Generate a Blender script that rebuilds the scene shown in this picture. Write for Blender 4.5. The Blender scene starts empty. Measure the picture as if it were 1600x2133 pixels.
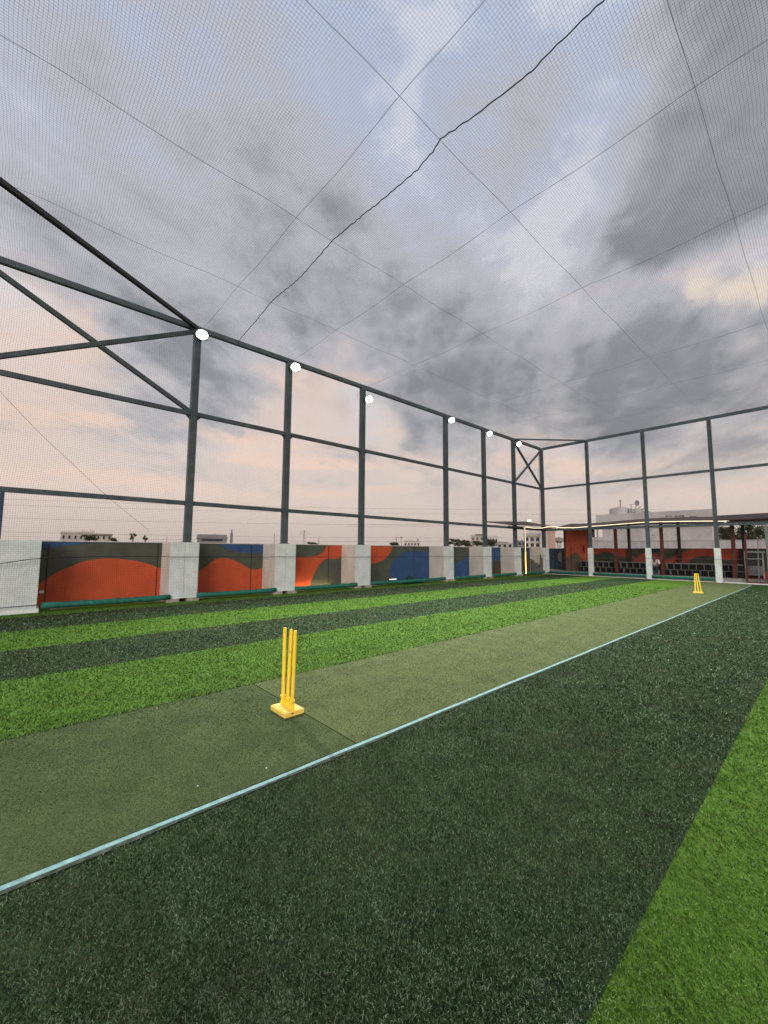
import bpy, bmesh, math, random
import numpy as np
from mathutils import Vector, Matrix

random.seed(7)
rng = np.random.default_rng(11)
scene = bpy.context.scene
COL = scene.collection
R = math.radians

# ------------------------------------------------------------------ camera
cam_d = bpy.data.cameras.new("camera")
cam = bpy.data.objects.new("camera", cam_d)
COL.objects.link(cam)
cam_d.sensor_fit = 'VERTICAL'
cam_d.sensor_height = 24.0
cam_d.lens = 844.47 / 2133 * 24.0
cam_d.clip_start = 0.05
cam_d.clip_end = 6000
r2 = Vector((0.67081, 0.74160, 0.00614))
u2 = Vector((0.06393, -0.06607, 0.99577))
fw = Vector((-0.73887, 0.66758, 0.09173))
m = Matrix((r2, u2, -fw)).transposed().to_4x4()
m.translation = Vector((0, 0, 1.5))
cam.matrix_world = m
scene.camera = cam

# ------------------------------------------------------------------ world
world = bpy.data.worlds.new("World")
scene.world = world
world.use_nodes = True
SUN_EL, SUN_AZ = R(22), R(136)      # azimuth measured from +Y towards +X


def build_world():
    nt = world.node_tree
    N, L = nt.nodes, nt.links
    N.clear()

    def mk(t, **k):
        n = N.new(t)
        for a, b in k.items():
            setattr(n, a, b)
        return n

    def setin(s, v):
        if hasattr(v, 'is_output'):
            L.new(v, s)
        else:
            s.default_value = v

    def math_(op, a, b=0.0, c=None, clamp=False):
        n = mk('ShaderNodeMath', operation=op, use_clamp=clamp)
        setin(n.inputs[0], a)
        setin(n.inputs[1], b)
        if c is not None:
            setin(n.inputs[2], c)
        return n.outputs[0]

    def vmath(op, a, b=(0, 0, 0)):
        n = mk('ShaderNodeVectorMath', operation=op)
        setin(n.inputs[0], a)
        setin(n.inputs[1], b)
        return n

    def step(v, a, b, lo=0.0, hi=1.0):
        n = mk('ShaderNodeMapRange', interpolation_type='SMOOTHSTEP', clamp=True)
        setin(n.inputs['Value'], v)
        n.inputs['From Min'].default_value = a
        n.inputs['From Max'].default_value = b
        n.inputs['To Min'].default_value = lo
        n.inputs['To Max'].default_value = hi
        return n.outputs[0]

    def mix(f, a, b):
        n = mk('ShaderNodeMix', data_type='RGBA')
        setin(n.inputs[0], f)
        setin(n.inputs[6], a if hasattr(a, 'is_output') else (*a, 1))
        setin(n.inputs[7], b if hasattr(b, 'is_output') else (*b, 1))
        return n.outputs[2]

    tc = mk('ShaderNodeTexCoord')
    d = vmath('NORMALIZE', tc.outputs['Generated']).outputs[0]
    sp = mk('ShaderNodeSeparateXYZ')
    L.new(d, sp.inputs[0])
    x, y, z = sp.outputs
    zz = math_('ADD', math_('MAXIMUM', z, 0.0), 0.16)
    cmb = mk('ShaderNodeCombineXYZ')
    L.new(math_('DIVIDE', x, zz), cmb.inputs[0])
    L.new(math_('DIVIDE', y, zz), cmb.inputs[1])
    P = cmb.outputs[0]
    # streak direction: stretch the cloud plane a little along one axis
    rot = mk('ShaderNodeVectorRotate', rotation_type='Z_AXIS')
    L.new(P, rot.inputs['Vector'])
    rot.inputs['Angle'].default_value = R(-35)
    scl = vmath('MULTIPLY', rot.outputs[0], (1.0, 0.62, 1.0)).outputs[0]

    def noise(vec, scale, detail=8, rough=0.55, dist=0.0, off=(0, 0, 0)):
        v = vmath('ADD', vec, off).outputs[0]
        n = mk('ShaderNodeTexNoise', noise_dimensions='3D')
        L.new(v, n.inputs['Vector'])
        n.inputs['Scale'].default_value = scale
        n.inputs['Detail'].default_value = detail
        n.inputs['Roughness'].default_value = rough
        n.inputs['Distortion'].default_value = dist
        return n.outputs['Fac']

    n1 = noise(scl, 1.75, 9, 0.55, 0.35, (3.1, 1.7, 0))
    n2 = noise(vmath('MULTIPLY', d, (1.0, 1.0, 2.0)).outputs[0], 4.6, 9, 0.60, 0.35, (7.3, 2.2, 1))
    nf = noise(vmath('MULTIPLY', scl, (1.0, 0.7, 1.0)).outputs[0], 9.0, 6, 0.62, 0.3, (1.3, 9.2, 4))
    field = math_('ADD', math_('MULTIPLY', math_('SUBTRACT', n1, 0.5), 2.3),
                  math_('MULTIPLY', math_('SUBTRACT', n2, 0.5), 1.7))
    field = math_('ADD', field, math_('MULTIPLY', math_('SUBTRACT', nf, 0.5), 0.95))
    # wobble of the direction used for the large cloud masses
    wob = mk('ShaderNodeTexNoise')
    L.new(vmath('MULTIPLY', d, (1, 1, 1)).outputs[0], wob.inputs['Vector'])
    wob.inputs['Scale'].default_value = 3.2
    wob.inputs['Detail'].default_value = 5
    wv = vmath('SUBTRACT', wob.outputs['Color'], (0.5, 0.5, 0.5)).outputs[0]
    wv = vmath('MULTIPLY', wv, (0.34, 0.34, 0.34)).outputs[0]
    dw = vmath('ADD', d, wv).outputs[0]

    def mass(c, rad, amp):
        c = Vector(c).normalized()
        dist = vmath('DISTANCE', dw, tuple(c)).outputs['Value']
        return step(dist, rad * 1.25, rad * 0.15, 0.0, amp)

    tot = math_('ADD', field, 0.10)
    for c, rad, amp in MASSES:
        tot = math_('ADD', tot, mass(c, rad, amp * 0.62))
    # clear sky behind the clouds
    sky = mk('ShaderNodeTexSky', sky_type='NISHITA', sun_disc=False)
    sky.sun_elevation = SUN_EL
    sky.sun_rotation = SUN_AZ
    sky.air_density = 1.0
    sky.dust_density = 2.5
    # thin bright cloud veil, warmer towards the horizon
    veil_hi = mix(step(z, 0.45, 0.85), (0.56, 0.545, 0.585), (0.43, 0.49, 0.635))
    veil = mix(step(z, 0.10, 0.5), (0.68, 0.57, 0.51), veil_hi)
    hz = noise(vmath('MULTIPLY', d, (1.2, 1.2, 7.0)).outputs[0], 2.4, 5, 0.5, 0.3, (2, 5, 1))
    pink = math_('MULTIPLY', step(z, 0.06, 0.2), math_('MULTIPLY', step(z, 0.62, 0.25), step(hz, 0.45, 0.66)))
    veil = mix(pink, veil, (0.82, 0.61, 0.50))
    veil = mix(step(z, 0.13, 0.0), veil, (0.56, 0.475, 0.43))
    # grey clouds, two tones
    lowfade = step(z, 0.05, 0.26)
    grey = mix(step(z, 0.15, 0.6), (0.46, 0.44, 0.445), (0.465, 0.465, 0.505))
    dark = mix(step(z, 0.15, 0.6), (0.275, 0.275, 0.29), (0.255, 0.265, 0.29))
    s1 = math_('MULTIPLY', step(tot, -0.18, 0.38), lowfade)
    s2 = math_('MULTIPLY', step(tot, 0.24, 0.92), lowfade)
    inner = step(math_('ADD', n2, math_('MULTIPLY', nf, 0.5)), 0.56, 0.86, 0.62, 1.0)
    s2 = math_('MULTIPLY', s2, inner)
    c = mix(s1, veil, grey)
    c = mix(s2, c, dark)
    # bright rims where the clouds thin out
    rim = math_('MULTIPLY', step(tot, -0.05, -0.35), step(z, 0.15, 0.4))
    c = mix(math_('MULTIPLY', rim, 0.55), c, (0.72, 0.71, 0.745))
    # low warm glow seen through a gap
    for g, rad, colr in GLOWS:
        gl = mass(g, rad, 0.65)
        gl = math_('MULTIPLY', gl, step(math_('SUBTRACT', tot, math_('MULTIPLY', gl, 0.75)), 0.15, -0.35))
        c = mix(gl, c, colr)
    bg1 = mk('ShaderNodeBackground')
    L.new(sky.outputs[0], bg1.inputs[0])
    bg1.inputs[1].default_value = 0.07
    bg2 = mk('ShaderNodeBackground')
    L.new(c, bg2.inputs[0])
    bg2.inputs[1].default_value = 0.97
    mx = mk('ShaderNodeMixShader')
    mx.inputs[0].default_value = 0.93
    L.new(bg1.outputs[0], mx.inputs[1])
    L.new(bg2.outputs[0], mx.inputs[2])
    out = mk('ShaderNodeOutputWorld')
    L.new(mx.outputs[0], out.inputs[0])


def D3(az, el):
    """direction: az degrees left of +Y, el degrees up"""
    a, e = R(az), R(el)
    return (-math.sin(a) * math.cos(e), math.cos(a) * math.cos(e), math.sin(e))


# large cloud masses: direction, angular radius, weight (negative = thinner cloud)
MASSES = [
    ((-0.135, 0.797, 0.589), 0.222, 1.15),
    ((-0.058, 0.781, 0.622), 0.178, 0.90),
    ((-0.335, 0.84, 0.426), 0.133, 0.60),
    ((-0.597, 0.687, 0.415), 0.167, 1.10),
    ((-0.487, 0.772, 0.41), 0.122, 0.80),
    ((-0.708, 0.52, 0.478), 0.133, 0.60),
    ((-0.795, 0.332, 0.507), 0.189, 0.40),
    ((-0.871, 0.114, 0.478), 0.167, 0.35),
    ((-0.764, 0.146, 0.629), 0.222, 0.22),
    ((-0.863, 0.026, 0.505), 0.100, 0.35),
    ((-0.287, 0.602, 0.745), 0.156, 0.75),
    ((-0.271, 0.91, 0.313), 0.211, 0.75),
    ((-0.121, 0.941, 0.316), 0.222, 0.65),
    ((-0.022, 0.709, 0.705), 0.144, 0.95),
    ((-0.896, 0.226, 0.382), 0.156, 0.50),
    ((-0.512, 0.668, 0.541), 0.167, 0.40),
    ((-0.654, 0.339, 0.676), 0.222, 0.32),
    ((-0.593, 0.532, 0.605), 0.211, 0.38),
    ((-0.751, -0.03, 0.66), 0.244, 0.05),
    ((-0.429, 0.639, 0.639), 0.133, 0.35),
    ((-0.502, 0.321, 0.803), 0.289, -0.35),
    ((-0.139, 0.632, 0.762), 0.156, -0.35),
    ((-0.234, 0.699, 0.676), 0.089, -0.50),
    ((-0.29, 0.711, 0.641), 0.078, -0.30),
    ((-0.206, 0.833, 0.514), 0.100, -0.60),
    ((-0.356, 0.746, 0.562), 0.078, -0.45),
    ((-0.291, 0.81, 0.508), 0.111, -0.70),
    ((-0.529, 0.795, 0.297), 0.167, -0.50),
    ((-0.36, 0.698, 0.619), 0.100, -0.40),
    ((-0.91, -0.011, 0.414), 0.133, -0.40),
    ((-0.785, 0.552, 0.28), 0.289, -0.45),
    ((-0.973, 0.066, 0.222), 0.333, -0.50),
    ((-0.29, 0.849, 0.443), 0.067, -0.40),
    ((-0.069, 0.896, 0.438), 0.122, -0.60),
    ((-0.113, 0.865, 0.49), 0.089, -0.60),
    ((-0.049, 0.733, 0.678), 0.067, -0.30),
]
GLOWS = [
    ((-0.096, 0.901, 0.423), 0.053, (0.9, 0.76, 0.6)),
    ((-0.054, 0.908, 0.415), 0.040, (0.92, 0.78, 0.61)),
    ((-0.153, 0.906, 0.394), 0.036, (0.8, 0.63, 0.49)),
    ((-0.29, 0.87, 0.399), 0.040, (0.74, 0.62, 0.53)),
    ((-0.959, 0.046, 0.28), 0.189, (0.74, 0.58, 0.49)),
    ((-0.824, 0.469, 0.318), 0.133, (0.74, 0.58, 0.49)),
    ((-0.672, 0.684, 0.282), 0.133, (0.76, 0.61, 0.51)),
]
LAMP_W = 3300
build_world()
world.cycles.sampling_method = 'MANUAL'
world.cycles.sample_map_resolution = 512

fill_sun_d = bpy.data.lights.new("sun", 'SUN')  # soft fill added from behind the camera to brighten surfaces facing it
fill_sun_d.energy = 1.5
fill_sun_d.angle = R(28)
fill_sun_d.color = (1.0, 0.95, 0.9)
sun = bpy.data.objects.new("sun", fill_sun_d)
COL.objects.link(sun)
sd = Vector((math.sin(SUN_AZ) * math.cos(SUN_EL), math.cos(SUN_AZ) * math.cos(SUN_EL), math.sin(SUN_EL)))
sun.rotation_euler = sd.to_track_quat('Z', 'Y').to_euler()

vs = scene.view_settings
vs.view_transform = 'Standard'
vs.look = 'None'
vs.exposure = 0.30
vs.gamma = 1.0
vs.use_curve_mapping = False
scene.cycles.max_bounces = 5
scene.cycles.diffuse_bounces = 3
scene.cycles.glossy_bounces = 2
scene.cycles.transparent_max_bounces = 6

# ------------------------------------------------------------------ helpers
MATS = {}


def material(name, col, rough=0.8, spec=0.3, metal=0.0, var=0.0, vscale=4.0, col2=None, bump=0.0, bscale=40.0,
             emit=None, stretch=None, detail=6, fine=None, lo=0.35, hi=0.65, coords='Object'):
    """procedural Principled material: base colour broken up by noise, optional fine grain and bump"""
    if name in MATS:
        return MATS[name]
    mt = bpy.data.materials.new(name)
    mt.use_nodes = True
    nt = mt.node_tree
    b = nt.nodes['Principled BSDF']
    b.inputs['Roughness'].default_value = rough
    b.inputs['Metallic'].default_value = metal
    b.inputs['Specular IOR Level'].default_value = spec
    b.inputs['Base Color'].default_value = (*col, 1)
    tc = nt.nodes.new('ShaderNodeTexCoord')
    src = tc.outputs[coords]
    if stretch:
        mp = nt.nodes.new('ShaderNodeMapping')
        mp.inputs['Scale'].default_value = stretch
        nt.links.new(src, mp.inputs[0])
        src = mp.outputs[0]
    cur = None
    if col2 is not None or var > 0:
        if col2 is None:
            col2 = tuple(c * (1 - var) for c in col)
            col = tuple(min(1, c * (1 + var)) for c in col)
        n = nt.nodes.new('ShaderNodeTexNoise')
        n.inputs['Scale'].default_value = vscale
        n.inputs['Detail'].default_value = detail
        n.inputs['Roughness'].default_value = 0.6
        nt.links.new(src, n.inputs['Vector'])
        mr = nt.nodes.new('ShaderNodeMapRange')
        mr.inputs['From Min'].default_value = lo
        mr.inputs['From Max'].default_value = hi
        nt.links.new(n.outputs['Fac'], mr.inputs['Value'])
        mx = nt.nodes.new('ShaderNodeMix')
        mx.data_type = 'RGBA'
        mx.inputs[6].default_value = (*col, 1)
        mx.inputs[7].default_value = (*col2, 1)
        nt.links.new(mr.outputs[0], mx.inputs[0])
        cur = mx.outputs[2]
    if fine:
        fs, fa = fine
        n = nt.nodes.new('ShaderNodeTexNoise')
        n.inputs['Scale'].default_value = fs
        n.inputs['Detail'].default_value = 3
        nt.links.new(tc.outputs[coords], n.inputs['Vector'])
        mr = nt.nodes.new('ShaderNodeMapRange')
        mr.inputs['From Min'].default_value = 0.3
        mr.inputs['From Max'].default_value = 0.7
        mr.inputs['To Min'].default_value = 1 - fa
        mr.inputs['To Max'].default_value = 1 + fa
        nt.links.new(n.outputs['Fac'], mr.inputs['Value'])
        vm = nt.nodes.new('ShaderNodeVectorMath')
        vm.operation = 'SCALE'
        if cur is None:
            vm.inputs[0].default_value = col
        else:
            nt.links.new(cur, vm.inputs[0])
        nt.links.new(mr.outputs[0], vm.inputs['Scale'])
        cur = vm.outputs[0]
    if cur is not None:
        nt.links.new(cur, b.inputs['Base Color'])
    if bump > 0:
        n = nt.nodes.new('ShaderNodeTexNoise')
        n.inputs['Scale'].default_value = bscale
        n.inputs['Detail'].default_value = 5
        nt.links.new(src, n.inputs['Vector'])
        bp = nt.nodes.new('ShaderNodeBump')
        bp.inputs['Strength'].default_value = bump
        bp.inputs['Distance'].default_value = 0.02
        nt.links.new(n.outputs['Fac'], bp.inputs['Height'])
        nt.links.new(bp.outputs[0], b.inputs['Normal'])
    if emit:
        b.inputs['Emission Color'].default_value = (*emit[0], 1)
        b.inputs['Emission Strength'].default_value = emit[1]
    MATS[name] = mt
    return mt


class MB:
    """collects shapes, then links them as ONE mesh object"""

    def __init__(s):
        s.v, s.f, s.mi = [], [], []
        s.cur = 0

    def add(s, vs_, fs):
        o = len(s.v)
        s.v += [tuple(v) for v in vs_]
        s.f += [tuple(i + o for i in f) for f in fs]
        s.mi += [s.cur] * len(fs)
        return s

    def box(s, x0, x1, y0, y1, z0, z1):
        vs_ = [(x, y, z) for z in (z0, z1) for y in (y0, y1) for x in (x0, x1)]
        return s.add(vs_, [(0, 2, 3, 1), (4, 5, 7, 6), (0, 1, 5, 4), (2, 6, 7, 3), (0, 4, 6, 2), (1, 3, 7, 5)])

    def bevbox(s, x0, x1, y0, y1, z0, z1, b=0.01):
        """box with chamfered vertical and top edges"""
        def ring(i, z):
            return [(x0 + i, y0 + i + b, z), (x0 + i + b, y0 + i, z), (x1 - i - b, y0 + i, z), (x1 - i, y0 + i + b, z),
                    (x1 - i, y1 - i - b, z), (x1 - i - b, y1 - i, z), (x0 + i + b, y1 - i, z), (x0 + i, y1 - i - b, z)]
        vs_ = ring(0, z0) + ring(0, z1 - b) + ring(b, z1)
        fs = [tuple(range(7, -1, -1)), tuple(range(16, 24))]
        for k in (0, 8):
            for i in range(8):
                j = (i + 1) % 8
                fs.append((k + i, k + j, k + j + 8, k + i + 8))
        return s.add(vs_, fs)

    def bar(s, a, b, w, h=None, up=(0, 0, 1)):
        """rectangular bar from a to b; w sideways, h along up"""
        h = h or w
        a, b = Vector(a), Vector(b)
        d = (b - a).normalized()
        up = Vector(up)
        if abs(d.dot(up)) > 0.98:
            up = Vector((1, 0, 0))
        sd_ = d.cross(up).normalized() * w / 2
        uu = sd_.cross(d).normalized() * h / 2
        vs_ = []
        for p in (a, b):
            vs_ += [p - sd_ - uu, p + sd_ - uu, p + sd_ + uu, p - sd_ + uu]
        return s.add(vs_, [(0, 1, 2, 3), (7, 6, 5, 4), (0, 4, 5, 1), (1, 5, 6, 2), (2, 6, 7, 3), (3, 7, 4, 0)])

    def tube(s, pts, r, n=8, caps=True):
        pts = [Vector(p) for p in pts]
        rr = r if isinstance(r, (list, tuple)) else [r] * len(pts)
        o = len(s.v)
        vs_, fs = [], []
        d0 = (pts[1] - pts[0]).normalized()
        up = Vector((0, 0, 1)) if abs(d0.z) < 0.9 else Vector((1, 0, 0))
        for i, p in enumerate(pts):
            d = (pts[min(i + 1, len(pts) - 1)] - pts[max(i - 1, 0)]).normalized()
            sd_ = d.cross(up).normalized()
            uu = sd_.cross(d).normalized()
            for k in range(n):
                a = 2 * math.pi * k / n
                vs_.append(p + (sd_ * math.cos(a) + uu * math.sin(a)) * rr[i])
        for i in range(len(pts) - 1):
            for k in range(n):
                j = (k + 1) % n
                fs.append((i * n + k, i * n + j, (i + 1) * n + j, (i + 1) * n + k))
        if caps:
            fs.append(tuple(range(n - 1, -1, -1)))
            fs.append(tuple((len(pts) - 1) * n + k for k in range(n)))
        return s.add(vs_, fs)

    def lathe(s, c, prof, n=20):
        """prof: (radius, z) list round a vertical axis at c"""
        vs_, fs = [], []
        for r_, z_ in prof:
            for k in range(n):
                a = 2 * math.pi * k / n
                vs_.append((c[0] + r_ * math.cos(a), c[1] + r_ * math.sin(a), c[2] + z_))
        for i in range(len(prof) - 1):
            for k in range(n):
                j = (k + 1) % n
                fs.append((i * n + k, i * n + j, (i + 1) * n + j, (i + 1) * n + k))
        fs.append(tuple(range(n - 1, -1, -1)))
        fs.append(tuple((len(prof) - 1) * n + k for k in range(n)))
        return s.add(vs_, fs)

    def prism_x(s, yz, x0, x1):
        """polygon in the y-z plane extruded from x0 (back) to x1 (front)"""
        n = len(yz)
        vs_ = [(x0, a, b) for a, b in yz] + [(x1, a, b) for a, b in yz]
        fs = [tuple(range(n - 1, -1, -1)), tuple(range(n, 2 * n))]
        fs += [(i, (i + 1) % n, (i + 1) % n + n, i + n) for i in range(n)]
        return s.add(vs_, fs)

    def prism_y(s, xz, y0, y1):
        n = len(xz)
        vs_ = [(a, y0, b) for a, b in xz] + [(a, y1, b) for a, b in xz]
        fs = [tuple(range(n - 1, -1, -1)), tuple(range(n, 2 * n))]
        fs += [(i, (i + 1) % n, (i + 1) % n + n, i + n) for i in range(n)]
        return s.add(vs_, fs)

    def build(s, name, mats, parent=None, smooth=False):
        me = bpy.data.meshes.new(name)
        me.from_pydata(s.v, [], s.f)
        if not isinstance(mats, (list, tuple)):
            mats = [mats]
        for m_ in mats:
            me.materials.append(m_)
        if len(mats) > 1:
            me.polygons.foreach_set('material_index', s.mi)
        if smooth:
            me.polygons.foreach_set('use_smooth', [True] * len(me.polygons))
        bm = bmesh.new()
        bm.from_mesh(me)
        bmesh.ops.recalc_face_normals(bm, faces=bm.faces)
        bm.to_mesh(me)
        bm.free()
        o = bpy.data.objects.new(name, me)
        COL.objects.link(o)
        if parent is not None:
            o.parent = parent
            o.location = -Vector(parent['base']) if 'base' in parent else (0, 0, 0)
            if parent.parent is not None:
                o.location = (0, 0, 0)
        return o


def tag(o, label=None, cat=None, group=None, kind=None):
    if label:
        o['label'] = label
    if cat:
        o['category'] = cat
    if group:
        o['group'] = group
    if kind:
        o['kind'] = kind
    return o


def thing(name, label, cat, loc=(0, 0, 0), group=None):
    """an Empty at the thing's base; parts are given in world coordinates and shifted back by the base"""
    o = bpy.data.objects.new(name, None)
    o.empty_display_size = 0.2
    COL.objects.link(o)
    o.location = loc
    BASE[o.name] = Vector(loc)
    return tag(o, label, cat, group)


BASE = {}


def part(name, mb, mats, parent, smooth=False, label=None):
    """part in world coordinates under a thing or (sub-part) under a part of a thing"""
    root = parent
    off = Vector((0, 0, 0))
    if parent.name in BASE:
        off = BASE[parent.name]
    mb.v = [(v[0] - off.x, v[1] - off.y, v[2] - off.z) for v in mb.v] if off.length else mb.v
    if parent.name not in BASE and parent.parent is not None:
        off = BASE[parent.parent.name]
        mb.v = [(v[0] - off.x, v[1] - off.y, v[2] - off.z) for v in mb.v]
    me_o = mb.build(name, mats, None, smooth)
    me_o.parent = parent
    if label:
        me_o['label'] = label
    return me_o


def solo(name, mb, mats, label, cat, group=None, smooth=False, kind=None):
    o = mb.build(name, mats, None, smooth)
    return tag(o, label, cat, group, kind)


def struct(name, mb, mats, label=None, cat=None):
    return tag(mb.build(name, mats), label, cat, None, 'structure')


def copy_tree(o, parent=None):
    c = o.copy()
    COL.objects.link(c)
    if parent:
        c.parent = parent
    for ch in list(o.children):
        copy_tree(ch, c)
    return c


def np_mesh(name, V, F, mats, mi=None):
    """big mesh from numpy arrays; F is (n,3) or (n,4)"""
    me = bpy.data.meshes.new(name)
    k = F.shape[1]
    me.vertices.add(len(V))
    me.vertices.foreach_set('co', V.astype(np.float32).ravel())
    me.loops.add(F.size)
    me.loops.foreach_set('vertex_index', F.astype(np.int32).ravel())
    me.polygons.add(len(F))
    me.polygons.foreach_set('loop_start', np.arange(0, F.size, k, dtype=np.int32))
    me.polygons.foreach_set('loop_total', np.full(len(F), k, dtype=np.int32))
    for m_ in (mats if isinstance(mats, (list, tuple)) else [mats]):
        me.materials.append(m_)
    if mi is not None:
        me.polygons.foreach_set('material_index', mi.astype(np.int32))
    me.update()
    me.validate()
    o = bpy.data.objects.new(name, me)
    COL.objects.link(o)
    return o


def strands(P, r, o1, o2):
    """P (S,N,3) polylines -> three-sided tubes; o1,o2 = two directions across the strand"""
    S, Np, _ = P.shape
    o1, o2 = np.array(o1, float), np.array(o2, float)
    offs = np.array([o1 * math.cos(a) + o2 * math.sin(a) for a in (math.pi / 2, math.pi * 7 / 6, math.pi * 11 / 6)]) * r
    V = (P[:, :, None, :] + offs[None, None]).reshape(-1, 3)
    base = (np.arange(S)[:, None, None] * Np + np.arange(Np - 1)[None, :, None]) * 3
    k = np.arange(3)[None, None]
    j = (k + 1) % 3
    F = np.stack([base + k, base + j, base + 3 + j, base + 3 + k], -1).reshape(-1, 4)
    return V, F


def join_np(parts):
    Vs, Fs, o = [], [], 0
    for V, F in parts:
        Vs.append(V)
        Fs.append(F + o)
        o += len(V)
    return np.concatenate(Vs), np.concatenate(Fs)


# ------------------------------------------------------------------ materials
steel = material('dark_painted_steel', (0.072, 0.094, 0.100), 0.55, 0.4, var=0.22, vscale=3.0, bump=0.1, fine=(60, 0.12))
steel_brown = material('brown_painted_steel', (0.030, 0.022, 0.020), 0.5, 0.4, var=0.2)
maroon = material('maroon_painted_steel', (0.115, 0.030, 0.022), 0.6, 0.3, var=0.3, vscale=5)
white_paint = material('white_painted_render', (0.80, 0.83, 0.81), 0.85, 0.2, col2=(0.66, 0.70, 0.67), vscale=3.5,
                       bump=0.35, bscale=28, fine=(22, 0.07))
beige_plaster = material('beige_plaster', (0.74, 0.65, 0.58), 0.9, 0.15, col2=(0.60, 0.53, 0.46), vscale=2.4,
                         bump=0.3, bscale=25, fine=(18, 0.08), stretch=(1, 1, 0.45))
mur_base = material('mural_dark_olive_paint', (0.088, 0.094, 0.072), 0.75, 0.3, var=0.16, vscale=2.0, bump=0.25, bscale=30, fine=(35, 0.10))
mur_red = material('mural_red_orange_paint', (0.58, 0.092, 0.032), 0.7, 0.3, var=0.10, vscale=2.2, bump=0.25, bscale=30, fine=(35, 0.08))
mur_blue = material('mural_navy_blue_paint', (0.040, 0.092, 0.215), 0.7, 0.3, var=0.18, vscale=2.2, bump=0.25, bscale=30, fine=(35, 0.08))
mur_teal = material('mural_dark_teal_paint', (0.035, 0.060, 0.085), 0.7, 0.3, var=0.2, vscale=2.2, bump=0.2)
mur_brown = material('mural_dark_brown_paint', (0.085, 0.070, 0.045), 0.75, 0.3, var=0.2, vscale=2.2, bump=0.2)
coping_m = material('pale_coping', (0.55, 0.53, 0.50), 0.8, 0.2, var=0.15, vscale=6)
concrete = material('grey_concrete', (0.30, 0.29, 0.27), 0.9, 0.2, var=0.2, vscale=5, bump=0.3, fine=(50, 0.12))
concrete_dark = material('dark_concrete', (0.17, 0.16, 0.145), 0.9, 0.2, var=0.25, vscale=5, bump=0.3)
footing_m = material('stained_footing_concrete', (0.40, 0.36, 0.30), 0.9, 0.2, col2=(0.26, 0.23, 0.19), vscale=9, bump=0.5)
tube_m = material('green_rolled_matting', (0.022, 0.145, 0.105), 0.75, 0.25, var=0.25, vscale=9, bump=0.6, bscale=30)
yellow = material('yellow_plastic', (0.96, 0.64, 0.04), 0.5, 0.3, col2=(0.62, 0.36, 0.04), lo=0.52, hi=0.85, vscale=16, bump=0.12, bscale=60, fine=(90, 0.05))
cord_m = material('dark_twine', (0.030, 0.030, 0.034), 0.9, 0.1)
net_m = material('black_net_twine', (0.028, 0.030, 0.037), 1.0, 0.0)
wire_m = material('grey_wire', (0.08, 0.08, 0.085), 0.9, 0.0)
tape_m = material('pale_blue_tape', (0.27, 0.43, 0.44), 0.8, 0.15, col2=(0.17, 0.30, 0.31), vscale=22, fine=(60, 0.12))
edge_m = material('frayed_grey_backing', (0.085, 0.095, 0.075), 0.9, 0.1, col2=(0.022, 0.034, 0.020), vscale=25)
lens_m = material('lit_floodlight_lens', (1, 1, 1), 0.3, emit=((0.86, 1.0, 0.95), 10.0))
house_m = material('floodlight_housing', (0.05, 0.05, 0.055), 0.5, 0.4)
led_m = material('lit_led_rope', (1, 0.9, 0.6), 0.4, emit=((1.0, 0.86, 0.56), 1.7))
led_warm = material('lit_amber_led_rope', (1, 0.7, 0.3), 0.4, emit=((1.0, 0.58, 0.16), 2.0))
white_bldg = material('weathered_white_render', (0.56, 0.52, 0.50), 0.9, 0.15, col2=(0.40, 0.365, 0.35), vscale=0.55,
                      stretch=(1, 1, 0.6), detail=9, bump=0.2, bscale=6, fine=(3, 0.05))
white_band = material('dirty_parapet_render', (0.50, 0.46, 0.45), 0.9, 0.15, col2=(0.30, 0.27, 0.255), vscale=0.9,
                      stretch=(2.6, 1, 0.3), detail=9, lo=0.45, hi=0.8)
stain_m = material('black_mould_stain', (0.14, 0.125, 0.12), 0.95, 0.1, var=0.3, vscale=8)
dark_glass = material('dark_window_glass', (0.03, 0.034, 0.04), 0.25, 0.5)
roof_under = material('brown_roof_sheet', (0.085, 0.050, 0.030), 0.6, 0.3, var=0.3, vscale=3)
skin_m = material('brown_skin', (0.17, 0.09, 0.06), 0.6, 0.3)
hair_m = material('black_hair', (0.012, 0.010, 0.010), 0.6, 0.3)
shirt_m = material('white_shirt_cloth', (0.72, 0.66, 0.62), 0.85, 0.15, var=0.06, vscale=10)
trouser_m = material('dark_trouser_cloth', (0.03, 0.03, 0.035), 0.85, 0.15)
metal_grey = material('galvanised_pipe', (0.22, 0.23, 0.23), 0.5, 0.4, metal=0.3, var=0.15)


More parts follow.
